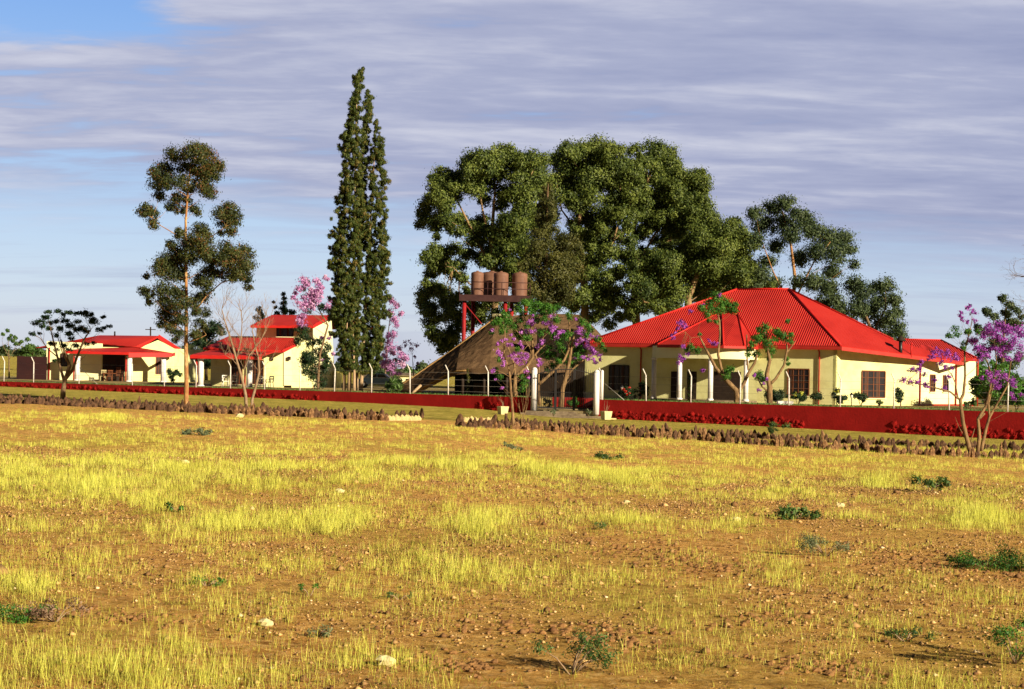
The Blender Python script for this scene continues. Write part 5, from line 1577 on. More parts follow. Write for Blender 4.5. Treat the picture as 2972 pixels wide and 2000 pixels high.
grove('huge dark gum tree at the left of the grove, behind the water tanks', gb(*zg([(560, 1250)])[0], 147), 147, [[(560, 1250), (560, 900), (540, 640), (560, 350)]], GA, 2.6,
      [([(550, 900), (380, 560), (300, 400)], .14, .05), ([(550, 800), (480, 500), (450, 300)], .13, .05), ([(560, 1100), (380, 950), (250, 820)], .10, .03), ([(560, 700), (700, 450), (800, 250)], .12, .05)])
grove('massive domed gum tree in the middle of the grove', gb(*zg([(1150, 1250)])[0], 152), 152, [[(1150, 1250), (1120, 900), (1085, 700), (1090, 550), (1150, 300)]], GB, 2.8,
      [([(1130, 950), (1280, 780), (1350, 550), (1350, 350)], .14, .05), ([(1090, 650), (980, 500), (950, 350)], .10, .04), ([(1120, 850), (1200, 780), (1280, 830)], .10, .04)])
grove('high right hand gum tree of the grove with pale limbs', gb(*zg([(1480, 1250)])[0], 155), 155, [[(1480, 1250), (1440, 950), (1425, 740), (1440, 600), (1500, 400), (1560, 200)]], GC, 2.4,
      [([(1440, 880), (1520, 740), (1570, 650), (1700, 500), (1800, 420)], .14, .05), ([(1500, 780), (1650, 700), (1760, 560)], .09, .04), ([(1560, 420), (1620, 280)], .08, .03)])
grove('broad sunlit gum tree directly behind the left slope of the main house roof', gb(*zg([(1800, 1250)])[0], 149), 149, [[(1800, 1250), (1780, 1050), (1840, 900), (1950, 760), (2050, 650)]], GD, 2.6,
      [([(1790, 1080), (1650, 980), (1570, 880)], .12, .04), ([(1780, 1150), (1500, 1080), (1450, 950)], .12, .04)])

# --- conifer in front of the grove
cl = zg([(905, 335, 16), (870, 360, 14), (900, 370, 26), (890, 420, 34), (860, 410, 20), (900, 460, 40), (850, 480, 32), (880, 520, 48), (920, 520, 26), (840, 560, 34), (900, 600, 52), (850, 620, 52), (850, 700, 65), (930, 690, 58), (1020, 690, 48), (980, 660, 34), (900, 780, 82), (820, 800, 52), (1000, 780, 68), (1085, 740, 38), (950, 880, 92), (820, 900, 68), (1050, 870, 62), (900, 1000, 98), (1000, 1000, 68), (790, 1000, 50), (900, 1080, 70), (770, 790, 22), (1110, 780, 22), (760, 880, 26), (735, 850, 30, -2), (745, 930, 32, -2), (720, 990, 26, -2), (760, 1030, 40, -1), (690, 1060, 30, -2)])
make_tree('conifer_tree', 'olive green pointed conifer before the dark grove, right of the water tanks', gb(*zg([(880, 1250)])[0], 137), 137, [zg([(880, 1250), (880, 900), (885, 600), (895, 340)])], cl, 'leaf_conifer', 'bark_brown', .22, .03, dens=230, leaf=(.08, .18), spread=1.4, branch_r=.02, subn=12, squash=1.1, droop=-.3, grow=1.25)

# --- gums right of the grove
zf = lambda l: [(a * 1.2755, b_ * 1.2755, r * 1.2755) if len(q) > 2 else (q[0] * 1.2755, q[1] * 1.2755) for q in l for (a, b_, r) in [(q + (0,))[:3]]]
c1 = zf([(1720, 485, 17), (1760, 470, 20), (1790, 462, 18), (1740, 515, 24), (1715, 550, 20), (1815, 490, 19), (1832, 505, 20), (1800, 530, 24), (1850, 525, 22), (1880, 540, 24), (1912, 540, 23), (1932, 568, 15), (1900, 580, 24), (1860, 575, 22), (1820, 590, 20), (1770, 560, 18), (1745, 595, 17), (1890, 620, 20), (1850, 640, 22), (1735, 625, 17), (1815, 640, 14), (1880, 655, 20), (1780, 500, 18), (1765, 640, 16), (1720, 650, 20), (1750, 660, 18), (1940, 600, 12)])
make_tree('gum_tree', 'airy gum tree with see-through crown behind the ridge of the main house', gb(1780 * 1.2755, 900, 150), 150, [zf([(1790, 860), (1800, 700), (1810, 640), (1800, 560), (1780, 480)])], c1, 'leaf_gum_far', 'bark_gum', .25, .06,
          limbs=[(zf([(1800, 700), (1760, 620), (1730, 540)]), .09, .03), (zf([(1805, 690), (1850, 600), (1890, 550)]), .09, .03)], dens=190, leaf=(.10, .22), spread=1.8, branch_r=.02, grow=1.15, sub=.68, subn=18)
c2 = zf([(1940, 645, 20), (1900, 685, 18), (1960, 665, 22), (2012, 650, 20), (2000, 685, 20), (2035, 685, 17), (1980, 715, 22), (2045, 710, 12), (1950, 700, 24), (1912, 705, 20), (2012, 735, 18), (2042, 745, 16), (1985, 755, 16), (1890, 660, 18), (1925, 735, 18), (1950, 770, 16), (2050, 765, 12), (1870, 690, 18), (1990, 655, 14), (2025, 720, 16), (2020, 770, 20), (2060, 790, 14), (1990, 790, 20)])
make_tree('gum_tree', 'lower ragged gum tree behind the right slope of the main house roof', gb(1990 * 1.2755, 1000, 146), 146, [zf([(1985, 900), (1985, 760), (1960, 690), (1940, 650)])], c2, 'leaf_gum_far', 'bark_brown', .2, .05,
          limbs=[(zf([(1985, 760), (2015, 700), (2015, 660)]), .08, .03)], dens=190, leaf=(.10, .22), spread=1.8, branch_r=.02, grow=1.15, sub=.68, subn=18)
zr_ = lambda l: zl(l, 2300, 800, 2.903)
c3 = zr_([(1780, 190, 42), (1830, 245, 45), (1800, 320, 55), (1880, 310, 48), (1650, 310, 45), (1700, 350, 42), (1900, 400, 50), (1560, 440, 42), (1480, 470, 34), (1640, 470, 48), (1830, 400, 60), (1750, 420, 50), (1620, 290, 26), (1740, 190, 18), (1930, 350, 30), (1850, 740, 62), (1900, 690, 50), (1600, 650, 60), (1580, 780, 50), (1700, 560, 60), (1800, 600, 60), (1620, 850, 50), (1720, 780, 50), (1880, 850, 30), (1760, 700, 50), (1680, 900, 50)])
make_tree('gum_tree', 'grey green gum tree behind the purple blossoms at the right edge', gb(*zr_([(1760, 1100)])[0], 150), 150, [zr_([(1760, 1100), (1770, 800), (1780, 500), (1800, 250)])], c3, 'leaf_gum_far', 'bark_brown', .2, .05, dens=190, leaf=(.10, .22), spread=1.6, branch_r=.035)

# --- bare branches entering at the upper right
random.seed(9)
b = Vector((30.0, 92, float(ground_z(30.0, 92))))
t = thing('bare_tree', 'leafless tree beyond the right edge whose thin twigs reach into the sky', 'tree', b); mb = MB()
st = limb(mb, [b + Vector((0, 0, -.2)), b + Vector((.1, 0, 3)), b + Vector((-.1, 0, 6)), b + Vector((.2, 0, 8.5))], .2, .06, 8)
for (zx, zy) in ((-2.3, 7.2), (-2.9, 8.9), (-2.2, 10.0), (1.5, 9)):
    e = b + Vector((zx, random.uniform(-.6, .6), zy)); q = st[8]
    pts = limb(mb, [q, q.lerp(e, .5) + Vector((0, 0, .35)), e], .05, .018, 6, .05, .05)
    for p in pts[3:]:
        for _ in range(3):
            d = Vector((random.uniform(-1.2, .3), random.uniform(-.5, .5), random.uniform(-.5, .8))).normalized()
            recurse_branch(mb, p, d, random.uniform(.35, .6), .011, 3, 4, .7, .0, 3, (2, 3))
mb.build('trunk', 'bark_brown', t)
random.seed(6)

# --- trees between and beyond the left houses
make_tree('shade_tree', 'dark leafy tree between the two left houses behind the gum trunk', gb(600, 1060, 195), 195, [[(600, 1110), (598, 1050), (600, 980)]],
          [(622, 948, 22), (605, 970, 26), (640, 960, 16), (575, 985, 28), (605, 1005, 30), (565, 1035, 26), (622, 1030, 28), (592, 1055, 24), (545, 1010, 18), (640, 1000, 18), (530, 1035, 16), (632, 1060, 20)], 'leaf_dark', 'bark_brown', .2, .05, dens=110, leaf=(.14, .28), spread=1.5)
make_tree('sapling', 'thin sapling with sparse pale leaves at the left edge', gb(27, 1090, 172), 172, [[(27, 1095), (26, 1040), (24, 990)]], zl([(75, 610, 20), (30, 650, 16), (95, 690, 24), (150, 685, 22), (130, 715, 22), (190, 745, 26), (270, 700, 22), (210, 720, 18), (160, 745, 20), (110, 660, 14)], 0, 780, 3.408), 'leaf_bush', 'bark_brown', .09, .02, dens=90, leaf=(.12, .22), spread=1, branch_r=.022,
          limbs=[(zl([(90, 900), (150, 780), (200, 740)], 0, 780, 3.408), .03, .01), (zl([(90, 880), (30, 760), (20, 700)], 0, 780, 3.408), .03, .01)])
make_tree('acacia_tree', 'flat topped acacia far behind the maroon yard wall', gb(95, 1060, 260, 2.0), 260, [[(97, 1060), (95, 1040), (92, 1015)]], [(84, 1009, 16), (95, 1012, 14), (66, 1023, 12), (76, 1018, 12), (112, 1017, 12), (125, 1024, 10), (88, 1027, 12), (80, 1032, 12), (106, 1012, 10)], 'leaf_bush', 'bark_brown', .15, .05, dens=70, leaf=(.2, .36), spread=2, squash=.45)
make_tree('small_conifer', 'dark small conifer top showing behind the upper roof of the villa', gb(822, 1000, 170), 170, [[(822, 1060), (822, 900), (822, 850)]], z2([(1100, 250, 22), (1105, 290, 30), (1100, 340, 36), (1090, 390, 40), (1120, 420, 45), (1040, 440, 36), (1000, 330, 14), (1180, 430, 40), (1020, 380, 18)]), 'leaf_dark', 'bark_brown', .12, .03, dens=160, leaf=(.10, .2), spread=.8)
make_tree('shade_tree', 'soft green treetop behind the bare twigs, left of the villa upper roof', gb(755, 1000, 165), 165, [[(755, 1060), (755, 960)]], z2([(860, 400, 34), (880, 450, 40), (830, 480, 34), (900, 480, 30), (860, 520, 30)]), 'leaf_grey', 'bark_brown', .12, .04, dens=120, leaf=(.10, .2), spread=.8)
# palm with grey fronds
b = gb(545, 1060, 188); t = thing('palm', 'small palm with grey green arching fronds behind the gum trunk', 'palm', b)
tp = P(548, 1022, 188); MB().tube([b, tp], [.22, .16], 8).build('trunk', 'bark_brown', t)
C_, N_, A_, W_, L_ = [], [], [], [], []
for k in range(18):
    a = 2 * math.pi * k / 18 + random.uniform(-.1, .1); el = random.uniform(.1, 1.1)
    for s in np.linspace(.15, 1, 12):
        L0 = 2.6; p = tp + Vector((math.cos(a) * L0 * s * math.cos(el), math.sin(a) * L0 * s * math.cos(el), L0 * s * math.sin(el) - 1.6 * s * s))
        for sg in (-1, 1):
            C_.append(tuple(p)); N_.append((random.gauss(0, .4), random.gauss(0, .4), 1)); A_.append((-math.sin(a) * sg + math.cos(a) * .6, math.cos(a) * sg + math.sin(a) * .6, -.5)); W_.append(.06); L_.append(.55)
V, Fc = leaf_quads(np.array(C_), np.array(N_, float), np.array(A_), np.array(W_), np.array(L_))
npmesh('fronds', V, Fc, 'leaf_grey', t, tint=RNG.uniform(.2, .8, len(V)))

# --- jacarandas at the gate
z4 = lambda l: zl(l, 1350, 850, 3.92)
g = gpoint(1491, 1238)
make_tree('jacaranda_sapling', 'slender young tree with violet blossoms rising from the stones left of the steps', g, g.y,
          [z4([(555, 1515), (540, 1350), (522, 1150), (510, 960), (490, 830), (440, 720), (445, 540), (455, 440)])],
          z4([(380, 320, 40), (340, 340, 34), (430, 380, 42), (480, 330, 36), (550, 380, 34), (420, 450, 30), (300, 450, 22), (350, 880, 34), (380, 760, 28), (400, 960, 30), (640, 950, 34), (690, 1000, 30), (660, 1040, 26), (600, 640, 26), (440, 250, 30)]), 'leaf_jac', 'bark_pale', .075, .02,
          z4([(380, 570, 24), (360, 590, 18), (410, 545, 20), (465, 540, 22), (480, 595, 28), (530, 590, 28), (550, 530, 18), (620, 580, 26), (655, 610, 24), (375, 670, 30), (400, 705, 30), (415, 745, 20), (440, 785, 30), (520, 720, 30), (570, 745, 36), (610, 775, 34), (645, 750, 28), (560, 700, 28), (620, 690, 26), (680, 745, 24), (700, 700, 22), (320, 880, 28), (300, 895, 18), (420, 1085, 20), (300, 430, 26), (520, 480, 20), (720, 965, 18), (700, 895, 24), (430, 830, 18), (345, 985, 12), (640, 820, 20)]), 'flower_purple',
          limbs=[(z4([(515, 960), (560, 860), (640, 780), (700, 700)]), .03, .01), (z4([(515, 980), (590, 985), (650, 950)]), .022, .008), (z4([(510, 960), (430, 910), (350, 880)]), .022, .008), (z4([(490, 830), (560, 800), (620, 700), (720, 590)]), .025, .01)],
          dens=330, leaf=(.04, .12), spread=.5, branch_r=.012, fdens=420, fleaf=(.055, .075))
g = gpoint(1497, 1236) + Vector((.25, .6, 0))
t = thing('twig_shrub', 'few bare reddish twigs sprouting beside the young blossoming tree', 'shrub', g); mb = MB()
for k in range(7):
    d = Vector((random.uniform(-.1, .9), 0, 2.0)).normalized(); recurse_branch(mb, g, d, random.uniform(.8, 1.3), .012, 1, 4, .3, .2, 3, (1, 2))
mb.build('stems', 'bark_pale', t)

make_tree('jacaranda_tree', 'spreading tree with bright green canopy and violet clusters, behind the wall left of the gate', gb(1497, 1150, 110.5), 110.5,
          [z4([(578, 1180), (562, 1050), (570, 960), (700, 840), (770, 735), (765, 560), (750, 400), (740, 280)])],
          z4([(680, 125, 55), (750, 110, 48), (820, 135, 48), (870, 160, 48), (950, 160, 42), (1040, 160, 36), (620, 165, 48), (990, 190, 34), (470, 230, 48), (400, 300, 60), (330, 330, 36), (500, 330, 45), (440, 400, 52), (560, 370, 48), (780, 220, 48), (650, 240, 42), (870, 220, 48), (960, 220, 34), (620, 310, 42), (820, 300, 42), (900, 300, 36), (1040, 300, 42), (700, 500, 48), (860, 460, 42), (1000, 500, 38), (620, 500, 42), (580, 450, 38), (700, 380, 34), (930, 430, 36), (640, 1080, 42), (690, 1050, 30), (740, 200, 38)]), 'leaf_jac', 'bark_pale', .17, .035,
          z4([(740, 300, 34), (770, 340, 34), (715, 335, 26), (640, 430, 30), (625, 450, 22), (700, 440, 32), (750, 440, 28), (800, 430, 26), (990, 270, 34), (960, 265, 20), (970, 340, 34), (900, 350, 30), (880, 340, 18), (985, 400, 36), (1020, 395, 26), (880, 545, 24), (870, 580, 20), (820, 620, 22), (830, 760, 24), (860, 795, 30), (840, 825, 22), (1045, 510, 24), (990, 440, 18), (1080, 460, 26), (1120, 440, 24), (510, 190, 18), (770, 255, 12), (720, 740, 26), (700, 800, 24)]), 'flower_purple',
          limbs=[(z4([(770, 735), (850, 640), (930, 575)]), .07, .03), (z4([(765, 735), (735, 620), (640, 500), (560, 400)]), .05, .02), (z4([(570, 960), (560, 820), (480, 600), (440, 420)]), .08, .02), (z4([(860, 600), (900, 470), (960, 330)]), .04, .015)],
          dens=260, leaf=(.055, .15), spread=1.2, branch_r=.02, fdens=300, fleaf=(.075, .10), upb=.6)
make_tree('jacaranda_tree', 'thick trunked tree behind the gate, violet sprays reaching towards the main house', gb(1628, 1175, 110.8, .28), 110.8,
          [z4([(1085, 1275), (1110, 1080), (1150, 950), (1190, 760), (1210, 600), (1240, 490)])],
          z4([(1180, 240, 36), (1190, 290, 26), (1300, 310, 42), (1350, 350, 42), (1400, 390, 42), (1430, 430, 36), (1130, 500, 42), (1080, 560, 42), (1180, 470, 36), (1510, 530, 38), (1550, 600, 36), (1590, 650, 22), (1300, 650, 48), (1230, 600, 40), (1200, 440, 34), (1110, 650, 42), (1260, 700, 36), (1380, 480, 30), (1000, 700, 38), (1060, 780, 36), (960, 620, 34), (1340, 640, 34), (1080, 620, 45, 2), (960, 720, 50, 2), (1020, 820, 50, 2), (1120, 720, 50, 2), (900, 680, 45, 2), (1180, 800, 45, 2), (940, 860, 40, 2), (1250, 820, 40, 2), (1290, 740, 40, 2)]), 'leaf_jac', 'bark_pale', .19, .05,
          z4([(1290, 385, 28), (1310, 405, 22), (1300, 450, 36), (1275, 440, 22), (1330, 470, 22), (1420, 470, 26), (1440, 490, 18), (1500, 500, 24), (1310, 550, 34), (1260, 585, 28), (1390, 560, 38), (1400, 600, 34), (1370, 530, 24), (1440, 640, 36), (1470, 680, 34), (1420, 720, 28), (1480, 790, 30), (1455, 760, 24), (1530, 715, 24), (1535, 760, 24), (1400, 760, 22), (1340, 730, 26), (1260, 300, 14), (1250, 735, 16), (1090, 450, 22)]), 'flower_purple',
          limbs=[(z4([(845, 1280), (835, 1100), (840, 850), (800, 700)]), .10, .05), (z4([(840, 1040), (930, 960), (1050, 850), (1130, 760), (1180, 640), (1190, 480), (1185, 330)]), .11, .05), (z4([(1140, 980), (1220, 870), (1350, 760), (1440, 700), (1500, 640)]), .075, .02), (z4([(1210, 640), (1290, 560), (1400, 450)]), .04, .015)],
          dens=260, leaf=(.055, .15), spread=1.0, branch_r=.02, fdens=300, fleaf=(.075, .10), upb=.5)

# --- pruned jacarandas before the porch
z5 = lambda l: zl(l, 1700, 800, 3.267)
make_tree('jacaranda_tree', 'forked pruned tree with green tuft on top, standing before the porch columns', gb(2138, 1170, 106.2), 106.2,
          [z5([(1432, 1215), (1428, 1090), (1330, 990), (1230, 870), (1130, 680), (1080, 580)])],
          z5([(1240, 210, 52), (1300, 250, 58), (1360, 300, 48), (1180, 260, 42), (1100, 310, 38), (1200, 320, 48), (1400, 330, 36), (1150, 370, 34), (1280, 320, 42), (1420, 280, 26), (1000, 680, 36), (1060, 710, 30), (1350, 900, 36), (1330, 960, 30), (1390, 880, 22), (1080, 560, 16), (1170, 430, 20), (1240, 430, 24), (960, 700, 22)]), 'leaf_jac', 'bark_pale', .20, .04,
          z5([(1270, 180, 18), (1110, 285, 16), (1000, 335, 24), (900, 445, 30), (930, 470, 24), (880, 500, 22), (945, 490, 18), (820, 578, 24), (1170, 620, 20), (1210, 650, 28), (1240, 640, 20), (890, 780, 28), (930, 790, 20), (880, 830, 20), (910, 820, 16), (1110, 895, 16), (925, 670, 20), (975, 740, 22), (850, 540, 10)]), 'flower_violet',
          limbs=[(z5([(1330, 1000), (1290, 900), (1255, 750), (1272, 560), (1268, 430), (1235, 300)]), .11, .035), (z5([(1440, 1110), (1500, 1020), (1540, 930), (1600, 830), (1625, 750)]), .13, .07), (z5([(1080, 580), (1000, 590), (950, 540), (900, 470)]), .014, .006), (z5([(1080, 580), (1070, 500), (1080, 460)]), .014, .006)],
          dens=330, leaf=(.05, .14), spread=.6, branch_r=.014, fdens=300, fleaf=(.07, .095))
make_tree('jacaranda_tree', 'squat pruned tree with leafy arms before the wall right of the porch', gb(2234, 1172, 106.2), 106.2,
          [z5([(1745, 1225), (1745, 1050), (1715, 940), (1745, 800), (1715, 640), (1700, 520)])],
          z5([(1700, 490, 38), (1690, 560, 48), (1640, 590, 42), (1720, 640, 48), (1600, 600, 38), (1760, 710, 40), (1580, 650, 34), (1560, 700, 30), (1620, 740, 34), (1540, 740, 26), (1850, 560, 42), (1900, 590, 40), (1820, 530, 34), (1940, 560, 26), (1950, 620, 26), (1640, 950, 40), (1680, 990, 36), (1740, 780, 30), (1900, 790, 20), (1920, 840, 16), (1920, 430, 18), (1640, 510, 26), (1790, 600, 30), (1800, 540, 26)]), 'leaf_jac', 'bark_pale', .19, .05,
          z5([(1600, 942, 16), (1718, 980, 18), (1640, 1080, 22), (1680, 1025, 16), (1660, 940, 12)]), 'flower_violet',
          limbs=[(z5([(1755, 1020), (1800, 980), (1880, 850), (1910, 700), (1905, 650)]), .10, .05), (z5([(1740, 1110), (1670, 1050), (1615, 950)]), .07, .03), (z5([(1900, 740), (1960, 660), (1990, 620)]), .05, .02), (z5([(1530, 850), (1530, 700), (1525, 560)]), .05, .04), (z5([(1540, 900), (1530, 780)]), .05, .05)],
          dens=330, leaf=(.05, .14), spread=.6, branch_r=.014, fdens=300, fleaf=(.07, .095))

# --- big multi stemmed jacaranda at right
g = gpoint(2822, 1322)
make_tree('jacaranda_tree', 'many stemmed tree full of purple blossom before the wall at the right edge', g, g.y,
          [zr_([(1510, 1515), (1470, 1380), (1435, 1230), (1415, 1050), (1440, 1000), (1455, 850), (1450, 640), (1500, 440)])],
          zr_([(1370, 450, 32), (1340, 500, 30), (1390, 500, 24), (1310, 510, 18), (1450, 570, 22), (1480, 470, 22), (1440, 610, 20), (1560, 480, 22), (1680, 730, 26), (1740, 560, 26), (1600, 720, 26), (1780, 760, 30), (1660, 950, 30), (1800, 560, 30), (1560, 860, 30), (1600, 940, 26), (1700, 1000, 30), (1560, 980, 26)]), 'leaf_jac', 'bark_pale', .10, .022,
          zr_([(1480, 270, 24), (1495, 255, 16), (1420, 320, 22), (1415, 340, 14), (1520, 305, 28), (1540, 320, 18), (1430, 370, 24), (1530, 375, 24), (1475, 395, 18), (1700, 470, 52), (1760, 400, 46), (1810, 440, 46), (1660, 430, 38), (1620, 500, 42), (1540, 560, 42), (1500, 540, 34), (1600, 600, 42), (1720, 500, 46), (1840, 480, 52), (1900, 440, 46), (1930, 480, 46), (1870, 560, 52), (1920, 620, 46), (1830, 590, 36), (1700, 610, 42), (1740, 640, 38), (1800, 690, 26), (1640, 680, 30), (1900, 690, 32), (1580, 690, 36), (1660, 620, 30), (1650, 830, 34), (1690, 880, 36), (1735, 825, 34), (1720, 930, 36), (1790, 850, 32), (1850, 890, 42), (1860, 930, 26), (1840, 990, 22), (1930, 1010, 22), (1860, 1035, 22), (1600, 860, 22), (1560, 620, 36), (1760, 540, 36), (1780, 600, 36), (1820, 700, 26),
               (1200, 640, 32), (1180, 680, 26), (1240, 660, 30), (1300, 670, 42), (1360, 680, 36), (1390, 710, 24), (1150, 690, 20), (1080, 740, 26), (1000, 790, 30), (1055, 800, 34), (1110, 830, 24), (935, 875, 32), (990, 900, 30), (1060, 890, 28), (1120, 910, 28), (1130, 940, 22), (1250, 740, 26), (1290, 775, 24), (1320, 850, 22), (1200, 880, 18), (1280, 940, 22), (1340, 770, 20)]), 'flower_violet',
          limbs=[(zr_([(1500, 1490), (1500, 1400), (1535, 1290)]), .03, .015), (zr_([(1560, 1515), (1575, 1350), (1562, 1210), (1630, 1100), (1665, 960), (1680, 850), (1640, 720), (1600, 650)]), .085, .02),
                 (zr_([(1590, 1480), (1620, 1330), (1660, 1190), (1730, 1070), (1810, 930), (1845, 700)]), .08, .02), (zr_([(1415, 1050), (1330, 980), (1200, 945), (1080, 915), (960, 890)]), .045, .014), (zr_([(1395, 1030), (1370, 900), (1340, 830), (1290, 780)]), .03, .012),
                 (zr_([(1660, 1190), (1650, 1080), (1700, 900), (1720, 720), (1700, 560)]), .05, .014), (zr_([(1570, 1210), (1620, 1160)]), .05, .04), (zr_([(1470, 1400), (1400, 1270), (1370, 1190)]), .018, .006)],
          dens=420, leaf=(.035, .10), spread=.8, branch_r=.012, fdens=520, fleaf=(.05, .065))


# ------------------------------------------------------------------ garden shrubs
def shrub(label, px, py, Y, r, mm='leaf_bush', name='shrub', h=1.0, z0=.8, flowers=None, dens=300, leaf=(.06, .14), cat='shrub', n=5, group=None, wide=1.0):
    b = P(px, py, Y); b.z = z0 if z0 is not None else b.z
    t = thing(name, label, cat, b, group)
    mb = MB(); cl = []
    for k in range(n):
        a = random.uniform(0, 6.28); q = b + Vector((math.cos(a) * r * .5 * wide, math.sin(a) * r * .4, r * h * random.uniform(.5, 1.3)))
        mb.tube([b - Vector((0, 0, .05)), b.lerp(q, .5), q], [.02, .014, .006], 5); cl.append((q, r * random.uniform(.4, .6), random.uniform(-.1, .1)))
    mb.build('stems', 'bark_brown', t)
    foliage('leaves', cl, mm, t, dens, leaf, .45, 5, .2, .9)
    if flowers: foliage('flowers', [(c + Vector((0, -.1, r * .2)), rr * .6) for c, rr, _ in cl[:3]], flowers, t, 160, (.07, .08), .4, 3)
    return t


shrub('dark bush at the foot of the downpipe left of the porch columns', 1858, 1155, 113, .75, 'leaf_dark')
shrub('leafy bush right of the squat pruned tree', 2256, 1165, 108, .8, 'leaf_dark')
shrub('rose bush with pale blooms under the framed window', 2315, 1160, 108, .6, 'leaf_dark', flowers='grass_gold')
shrub('small dark bush left of the house corner', 2372, 1170, 108.5, .5, 'leaf_dark')
shrub('flowering bush at the house corner', 2428, 1165, 108.5, .7, 'leaf_dark', flowers='grass_gold')
shrub('low round bush below the sill of the wing window', 2498, 1175, 109.5, .55, 'leaf_dark')
shrub('thin low weed under the wing window', 2552, 1180, 109.5, .25, 'leaf_bush')
shrub('small potted bush against the pale end wall', 2815, 1175, 112, .45, 'leaf_bush')
shrub('bright green agave like plant behind the wall right of the cypresses', 1138, 1130, 117, .85, 'leaf_bush', name='agave', cat='plant', leaf=(.08, .4), dens=140)
shrub('bush with bright red blooms below the dark window of the main house', 1815, 1150, 112, .6, 'leaf_dark', flowers='flower_red')
shrub('dark bush beside the right wall of the far left bungalow', 503, 1100, 160, .9, 'leaf_dark')
shrub('dense hedge bush behind the wall at far right', 2870, 1160, 108, 1.3, 'leaf_bush', dens=160, leaf=(.1, .2), n=8)
shrub('bright green bush in the bottom right corner of the garden', 2950, 1165, 106, 1.2, 'leaf_jac', dens=160, leaf=(.1, .2), n=8)
shrub('tall mixed bush beside the end wall of the main house', 2862, 1120, 122, 2.0, 'leaf_jac', dens=110, leaf=(.12, .22), n=10)
shrub('pale stemmed green bush behind the purple tree', 2905, 1130, 112, 1.5, 'leaf_bush', dens=120, leaf=(.1, .2), n=9)
shrub('small green plant seen through the middle of the gate', 1655, 1165, 109, .5, 'leaf_jac', z0=.3)
shrub('low green plant on the path inside the gate', 1590, 1172, 108, .35, 'leaf_bush', z0=.3)
# slender conifers
for px, Y, y0, y1, w, lab in ((1357, 117.5, 1072, 1140, 5.5, 'slim pale green pencil conifer in front of the thatched shelter'), (2003, 110.5, 1078, 1165, 7, 'slim dark pencil conifer between the porch columns')):
    t = thing('pencil_conifer', lab, 'conifer', gb(px, y1, Y)); cl = []
    y = y0
    while y < y1 + 8:
        f = (y - y0) / (y1 - y0); r = w * (.35 + .65 * min(1, f * 2.2)) * (1 if f < .8 else .9)
        cl.append((P(px + random.uniform(-1, 1), y, Y), r * Y / F, 0)); y += 4
    b = gb(px, y1, Y); MB().tube([b - Vector((0, 0, .05)), P(px, y0 + 10, Y)], [.05, .02], 6).build('trunk', 'bark_brown', t)
    foliage('crown', cl, 'leaf_conifer' if px < 1500 else 'leaf_cypress', t, 1500, (.04, .12), .5, 4, -.9, 1.3)
# clipped standard bush
make_tree('standard_bush', 'lollipop shaped clipped bush on a thin stem in front of the yellow wing', gb(2614, 1185, 109), 109, [[(2615, 1190), (2614, 1170), (2612, 1140)]], [(2606, 1132, 9), (2612, 1145, 12), (2610, 1158, 11), (2602, 1145, 7)], 'leaf_dark', 'bark_brown', .05, .03, dens=900, leaf=(.05, .1), spread=.2, branch_r=.01)
shrub('thorn bush just beyond the right edge, throwing a long shadow', 3500, 1500, 22.5, .8, 'leaf_bush', z0=0.0, h=1.1, dens=160, leaf=(.03, .08), n=9)
# garden lanterns
for px, py, Y, lab in ((2471, 1168, 109.3, 'small black garden lantern among bushes near the house corner'), (1805, 1145, 112.4, 'black garden lantern with white glass before the dark window')):
    b = gb(px, py, Y); t = thing('garden_lantern', lab, 'lantern', b); h = P(px, py - 12, Y).z - .8
    MB().tube([b, b + Vector((0, 0, h))], .03, 6).build('pole', 'black_iron', t)
    MB().lathe(b, [(.06, h), (.10, h + .22)], 6).build('glass', 'plastic_white', t)
    MB().lathe(b, [(.15, h + .221), (.10, h + .27), (.02, h + .36)], 6).build('cap', 'black_iron', t)
b = P(2283, 1168, 104.5); b.z = TOPZ
o = MB().box(b + Vector((0, .6, .02)), (.95, .5, .24)).build('garden_bench', 'white_paint', None, b); tag(o, 'low white block seat behind the wall right of the squat pruned tree', 'bench')
# terrace ground cover
def ground_cover():
    C, Nn, A, W, L = [], [], [], [], []
    for _ in range(5200):
        px = random.uniform(-60, 1530) if random.random() < .6 else random.uniform(1745, 2990)
        Y = wallY(px) + random.uniform(.5, 5.5)
        q = P(px, 1100, Y); C.append((q.x, q.y, .84 + random.uniform(0, .1))); Nn.append((random.gauss(0, .8), -1, .6)); A.append((random.gauss(0, .6), 0, 1)); W.append(.06); L.append(.2)
    V, Fc = leaf_quads(np.array(C), np.array(Nn, float), np.array(A, float), np.array(W), np.array(L))
    o = npmesh('ground_cover', V, Fc, 'leaf_bush', None, (0, 115, .8), tint=np.repeat(RNG.uniform(0, 1, len(C)), 4)); tag(o, 'low green ground cover along the top of the terrace', 'ground cover', kind='stuff')
ground_cover()


